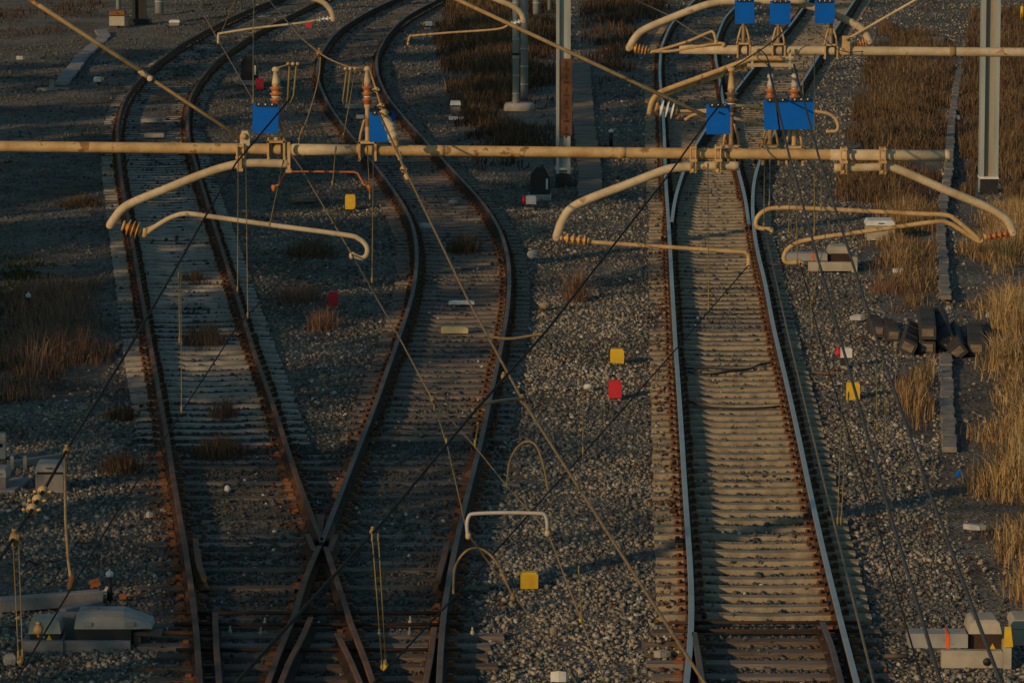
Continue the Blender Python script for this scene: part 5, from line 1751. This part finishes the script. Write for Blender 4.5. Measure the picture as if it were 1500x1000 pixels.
# --- cable troughs: rows of slabs
def trough(pts, wd, label, slab=.5, material='slab', z=.05, seed=3, gap=.02):
    P_ = [G(x, y, 0) for x, y in pts]
    r = random.Random(seed)
    o = thing('cable_trough', label, 'cable trough', P_[0])
    m = MB()
    for a, b_ in zip(P_, P_[1:]):
        L_ = (b_ - a).length; n = max(1, int(L_ / slab)); d = (b_ - a) / n
        for i in range(n):
            c = a + d * (i + .5)
            m.box((c.x + r.uniform(-.02, .02), c.y, z + r.uniform(-.012, .012)), (wd, d.length - gap, .08), math.atan2(-d.x, d.y) + r.uniform(-.025, .025), 0, bev=.01)
    m.build('covers', material, o)
    return o


trough([(1392, 660), (1388, 600), (1384, 520)], .22, 'grey cable trough in the grass below the heap of old sleepers', material='dirty_slab', z=.015)
trough([(1385, 440), (1382, 400), (1378, 330), (1390, 250), (1393, 190), (1403, 120), (1407, 105)], .2, 'long grey cable trough running up from the heap through the brown grass', seed=5, material='dirty_slab')
trough([(1352, 99), (1364, 58)], .9, 'short pale path slab behind the far beam in the brown grass', .8, seed=6)
trough([(864, 293), (864, 249), (856, 190), (851, 117), (850, 95)], .56, 'plank walkway between the rust-plated mast and the polished rails', .42, 'timber_grey', .05, 9, .12)
trough([(90, 124), (112, 96), (120, 84), (146, 62), (153, 54), (147, 46)], .42, 'pale concrete path slabs in the shaded yard at upper left', 1.0, 'slab', .03, 10)
o = thing('concrete_slab', 'pale flat slab at the lower end of the upper left path', 'slab', G(75, 131, 0))
m = MB(); m.box(G(78, 131, .03), (.9, .35, .08), 0, 0, bev=.01); m.box(G(76, 125, .12), (.12, .3, .3), 0, 0, bev=.01); m.build('slab', 'slab', o)
o = thing('concrete_slab', 'thin pale slab across the foot of the short path behind the far beam', 'slab', G(1355, 100, 0))
m = MB(); m.box(G(1355, 100, .05), (1.25, .3, .12), 0, 0, bev=.01); m.build('slab', 'slab', o)
o = thing('concrete_slab', 'pale end slab on the upper trough by the wide mast', 'slab', G(1395, 172, 0))
m = MB(); m.box(G(1392, 172, .08), (.5, .3, .1), 0, 0, bev=.01); m.build('slab', 'slab', o)


# --- masts
def mast(x, ybase, wpx, label, hgt, foot=True, kind='H', material='mast'):
    p = upright(x, ybase); k = px_m(p)
    o = thing('catenary_mast', label, 'mast', p)
    w_ = wpx * k
    m = MB()
    if kind == 'H':
        for s in (-1, 1):
            m.box(p + Vector((s * w_ * .39, .16, hgt / 2)), (w_ * .22, .36, hgt), 0, 0, bev=.012)
        m.box(p + Vector((0, .12, hgt / 2)), (w_ * .62, .05, hgt), 0, 0)
    else:
        m.lathe(p + Vector((0, .15, 0)), (0, 0, 1), [(0, w_ * .5), (hgt, w_ * .46)], 18)
        for i in range(int(hgt / .5)):
            m.lathe(p + Vector((0, .15, .4 + i * .5)), (0, 0, 1), [(0, w_ * .5), (.01, w_ * .53), (.03, w_ * .53), (.04, w_ * .5)], 18)
    m.build('column', material, o)
    return o, p, k, w_


o, p, k, w_ = mast(825, 272, 21, 'grey mast with a rusty slotted plate beside the plank walkway', 9.0)
m = MB(); a, b_ = D(821, 199, p.y - .03), D(838, 86, p.y - .03)
m.box(((a.x + b_.x) / 2, p.y - .04, (a.z + b_.z) / 2), (b_.x - a.x, .03, b_.z - a.z), 0, 0, bev=.008); rp = m.build('rusty_plate', 'rail_side', o)
for i in range(6):
    cc = D(829.5, 94 + i * 19, p.y - .058)
    m = MB(); m.box(cc, (.035, .012, .13), 0, 0); m.build('slot', 'rail_dark', rp)
    m = MB(); m.box(cc + Vector((.0, 0, -.12)), (.11, .010, .05), 0, 0); m.build('slot', 'rail_dark', rp)
m = MB(); m.box(p + Vector((0, .15, .1)), (w_ * 1.1, .5, .36), 0, 0, bev=.02); m.build('base_plate', 'black', o)
m = MB(); m.lathe(p + Vector((0, .15, .36)), (0, 0, 1), [(0, w_ * .56), (.05, w_ * .56)], 16); m.build('white_band', 'white', o)
o, p, k, w_ = mast(1448, 283, 27, 'wide grey mast with rust-streaked web on the right verge', 9.5, material='mast_rust')
m = MB()
for s in (-1, 1):
    m.box(p + Vector((s * w_ * .39, .135, 4.75)), (w_ * .232, .33, 9.48), 0, 0, bev=.012)
m.build('flange', 'mast', o)
m = MB(); m.box(p + Vector((0, .14, .16)), (w_ * .96, .50, .36), 0, 0, bev=.02); m.build('base', 'black', o)
m = MB(); m.box(p + Vector((0, .14, .36)), (w_ * 1.04, .50, .05), 0, 0, bev=.01); m.build('base_flange', 'white', o)
o, p, k, w_ = mast(755.5, 160, 10, 'near pole of the twin round poles, standing on a pale concrete base in brown scrub', 8.5, kind='R')
m = MB(); m.lathe(p + Vector((0.1, .2, -.1)), (0, 0, 1), [(0, .45), (.2, .42), (.26, .38), (.26, .1)], 18); m.build('footing', 'concrete_grey', o)
m = MB(); m.lathe(D(755.5, 79, p.y + .15), (0, 0, 1), [(-.03, .11), (.03, .11)], 14); m.build('band', 'black', o)
mast(768, 146, 11, 'far pole of the twin round poles', 8.5, kind='R')
mast(173, 14, 7, 'thin pale pole at the top left edge of the yard', 7, kind='R')
o, p, k, w_ = mast(204, 34, 20, 'thick dark square mast at the top left', 8, material='black')
m = MB(); m.box(p + Vector((0, .15, .05)), (w_ * 1.6, .9, .2), 0, 0, bev=.03); m.build('plinth', 'black', o)
mast(233, 20, 13, 'grey pole right of the thick dark mast at the top left', 7, kind='R')
mast(786, 22, 11, 'grey pole at the top centre behind the twin poles', 7, kind='R')
mast(805, 16, 6, 'slim pale pole at the top centre right of a thicker one', 7, kind='R')
o = thing('bollard', 'yellow post at the right edge near the wide mast', 'post', G(1497, 34, 0))
m = MB(); m.lathe(G(1497, 34, 0), (0, 0, 1), [(0, .06), (.55, .06), (.6, .03)], 12); m.build('post', 'yellow', o)
m = MB(); m.lathe(G(1497, 34, .2), (0, 0, 1), [(0, .063), (.1, .063)], 12); m.build('band', 'black', o)

# --- plates and balises between rails
def flat(x, y, wpx, dm, hm, material, label, cat, name, rz=0.0):
    p = G(x, y, .07)
    k = p.y / F
    o = thing(name, label, cat, p)
    m = MB(); m.box(p, (wpx * k, dm, hm), rz, 0, bev=.012); m.build('body', material, o)
    m = MB(); m.box(p + Vector((0, 0, hm / 2 + .004)), (wpx * k * .8, dm * .6, .012), rz, 0); m.build('lid', material, o)
    return o


flat(222, 176, 30, .35, .09, 'concrete_grey', 'upper of two pale balise plates between the leftmost rails', 'balise', 'balise')
flat(226, 198, 29, .35, .09, 'concrete_grey', 'lower of two pale balise plates between the leftmost rails', 'balise', 'balise')
flat(516, 156, 21, .3, .08, 'concrete_grey', 'upper of two small plates between the S-curved rails', 'balise', 'balise')
flat(528, 171, 12, .3, .08, 'concrete_grey', 'lower of two small plates between the S-curved rails', 'balise', 'balise')
flat(676, 443, 38, .2, .05, 'white', 'thin white plate across a sleeper between the S-curved rails', 'plate', 'white_plate')
flat(666, 483, 40, .18, .10, 'yellow', 'pale yellow block lying between the S-curved rails', 'block', 'yellow_block')
for o in [x for x in COL.objects if x.name.startswith('yellow_block')]:
    for ch in o.children:
        ch.data.materials[0] = mat('pale_yellow', (.75, .62, .33), (.6, .47, .22), .7, scale=9)
flat(240, 447, 18, .22, .1, 'concrete_grey', 'left grey switch box between the leftmost rails', 'switch box', 'switch_box')
flat(309, 448, 20, .22, .1, 'concrete_grey', 'right grey switch box between the leftmost rails', 'switch box', 'switch_box')
o = thing('pull_rod', 'light rod linking the two grey switch boxes', 'rod', G(275, 448, .1))
m = MB(); m.tube([G(248, 447, .1), G(300, 448, .1)], .012, 7); m.tube([G(319, 447, .1), G(345, 441, .12)], .012, 7); m.build('rod', 'concrete_grey', o)
# cables crossing the straight track
for pts, lb in (([(1006, 539), (1040, 539), (1070, 541), (1098, 540), (1112, 534), (1130, 531)], 'black cable sagging across the straight track near the yellow cube row'),
                ([(1008, 544), (1024, 547), (1050, 547), (1075, 543), (1096, 541)], 'second black cable looped just below the first across the straight track'),
                ([(1010, 588), (1040, 596), (1080, 598), (1120, 597), (1142, 595)], 'brown cable across the straight track below the black ones')):
    P_ = spline([G(x, y, .075) for x, y in pts], 6)
    c = P_[0].copy()
    m = MB(); m.tube(P_, .018, 7); o = m.build('cable', 'black' if 'black cable' in lb and 'brown' not in lb else 'rail_dark')
    o.data.transform(Matrix.Translation(-c)); o.location = c
    tag(o, lb, 'cable')

# --- litter and loose pieces
for i, (x, y, w_, h_, mt, rz, lb) in enumerate([
    (1426, 771, 38, 5, 'litter', -.35, 'long pale scrap lying at the foot of the tall golden grass'), (1405, 694, 12, 6, 'blue', .2, 'small blue scrap on the dark soil right of the gravel'),
    (969, 958, 26, 8, 'concrete_grey', .1, 'pale concrete chip by the left polished rail in the foreground'), (820, 993, 30, 14, 'white', .1, 'pale broken block at the bottom edge of the picture'),
    (219, 754, 14, 6, 'litter', .3, 'bluish white scrap left of the leftmost rail'), (1255, 466, 24, 5, 'litter', -.2, 'white scrap on the gravel left of the old sleepers'),
    (1316, 397, 18, 5, 'white', .2, 'white scrap on the red weeds behind the old sleepers'), (1448, 462, 10, 6, 'litter', .2, 'pale scrap in the tall golden grass'),
    (1377, 545, 9, 6, 'litter', .4, 'small white scrap on the trough below the old sleepers'), (1486, 511, 12, 4, 'litter', -.2, 'pale scrap right of the heap at the right edge'),
    (625, 331, 22, 4, 'litter', -.15, 'bluish plastic strip between the S-curved rails'), (445, 292, 50, 5, 'timber_grey', -.1, 'grey plank lying in the weeds between the two left tracks'),
    (668, 174, 26, 4, 'white', -.1, 'white scrap at the foot of the white topped box'), (708, 275, 15, 5, 'concrete', 0, 'flat tan scrap right of the S-curved rails under the beam'),
    (300, 8, 26, 3, 'black', 0, 'dark flat board at the top left by the leftmost curve'), (1100, 332, 30, 3, 'timber_grey', 0, 'thin plank beside the right switch rail'),
    (1305, 105, 20, 5, 'concrete_grey', 0, 'pale chip in the brown grass under the far beam'), (30, 86, 14, 4, 'litter', 0, 'pale scrap in the shaded yard at the far left'),
]):
    p = G(x, y, .04); k = p.y / F
    m = MB(); r = random.Random(i)
    n = 7
    top = [Vector((math.cos(2 * math.pi * j / n) * w_ * k * .5 * r.uniform(.75, 1.1), math.sin(2 * math.pi * j / n) * w_ * k * .25 * r.uniform(.7, 1.1), h_ * k * r.uniform(.4, 1.0))) for j in range(n)]
    bot = [Vector((v.x, v.y, -.03)) for v in top]
    R = Matrix.Rotation(rz, 3, 'Z')
    m.add([R @ v for v in bot + top], [list(reversed(range(n))), [n + j for j in range(n)]] + [[j, (j + 1) % n, n + (j + 1) % n, n + j] for j in range(n)])
    o = m.build('plank' if 'plank' in lb or 'board' in lb else 'scrap', mt)
    o.location = p
    tag(o, lb, 'plank' if 'plank' in lb or 'board' in lb else 'scrap')


# ------------------------------------------------------------------ unseen trees added left of the yard, shaped to shade it in this low sun
def shade_tree(x, y, h, wd, seed, label, dens=1.0):
    r = np.random.default_rng(seed)
    o = thing('shade_tree', label, 'shade_tree', (x, y, 0), 'added shade trees left of the yard, out of view')
    m = MB()
    m.tube([(x, y, -.2), (x + .1, y, h * .3), (x - .1, y + .1, h * .6), (x, y, h * .9)], [.28, .22, .13, .04], 10)
    for i in range(7):
        a = r.uniform(0, 6.28); z = h * r.uniform(.25, .7)
        m.tube([(x, y, z), (x + math.cos(a) * wd * .3, y + math.sin(a) * wd * .3, z + h * .12), (x + math.cos(a) * wd * .48, y + math.sin(a) * wd * .48, z + h * .2)], [.1, .06, .02], 7)
    m.build('trunk', 'bark', o)
    nb = 26
    cen = np.c_[r.normal(0, wd * .24, nb), r.normal(0, wd * .24, nb), r.uniform(.12, .90, nb) * h]
    cen[:, :2] *= (1.15 - .75 * (cen[:, 2:3] / h) ** 2)
    per = int(170 * dens)
    P_ = np.repeat(cen, per, 0) + r.normal(0, .16 * wd ** .5 * 1.1, (nb * per, 3)) * np.array([1.2, 1.2, .8])
    n = len(P_)
    s = r.uniform(.12, .26, n)
    u = r.normal(size=(n, 3)); u /= np.linalg.norm(u, axis=1)[:, None]
    v = np.cross(u, r.normal(size=(n, 3))); v /= np.linalg.norm(v, axis=1)[:, None]
    V_ = np.stack([P_ - u * s[:, None], P_ + v * s[:, None] * .5, P_ + u * s[:, None], P_ - v * s[:, None] * .5], 1).reshape(-1, 3)
    V_[:, 2] = np.maximum(V_[:, 2], .05)
    c = fast_mesh('crown', V_, np.arange(n * 4), 4, M['leaf'], np.repeat(r.random(n), 4))
    c.parent = o
    return o


# x edge of the shade on the ground, by distance: heights and leaf density of the added trees follow it
TX = -25.0
tl = math.tan(SUN_EL) / math.cos(SUN_H); th_ = math.tan(SUN_H)
SHADE = [(44, -7, .1), (48, -5, .1), (52, -3, .12), (56, -1.2, .16), (60, 1.0, .2), (64, 3.2, .3), (68, 3.6, .45), (72, 3.0, .5), (76, .4, .6), (80, -.3, .6), (85, .4, .7), (90, 2.4, .9), (95, 3.8, 1), (100, 4.8, 1.1), (106, 5.6, 1.1), (112, 6.2, 1.2), (118, 7, 1.2), (125, 7.6, 1.2), (132, 8.6, 1.2), (140, 9.6, 1.2), (149, 10.6, 1.2), (159, 11.6, 1.2), (170, 12.6, 1.2)]
for i, (yy, xe, dn) in enumerate(SHADE):
    hgt = (xe - TX) * tl
    ty = yy - (xe - TX) * th_
    shade_tree(TX + random.uniform(-1, 1), ty, hgt * 1.02, 4.6 + .2 * hgt, 900 + i, 'leafy shade caster added beside the yard, unseen left of the view', 1.25 * dn)
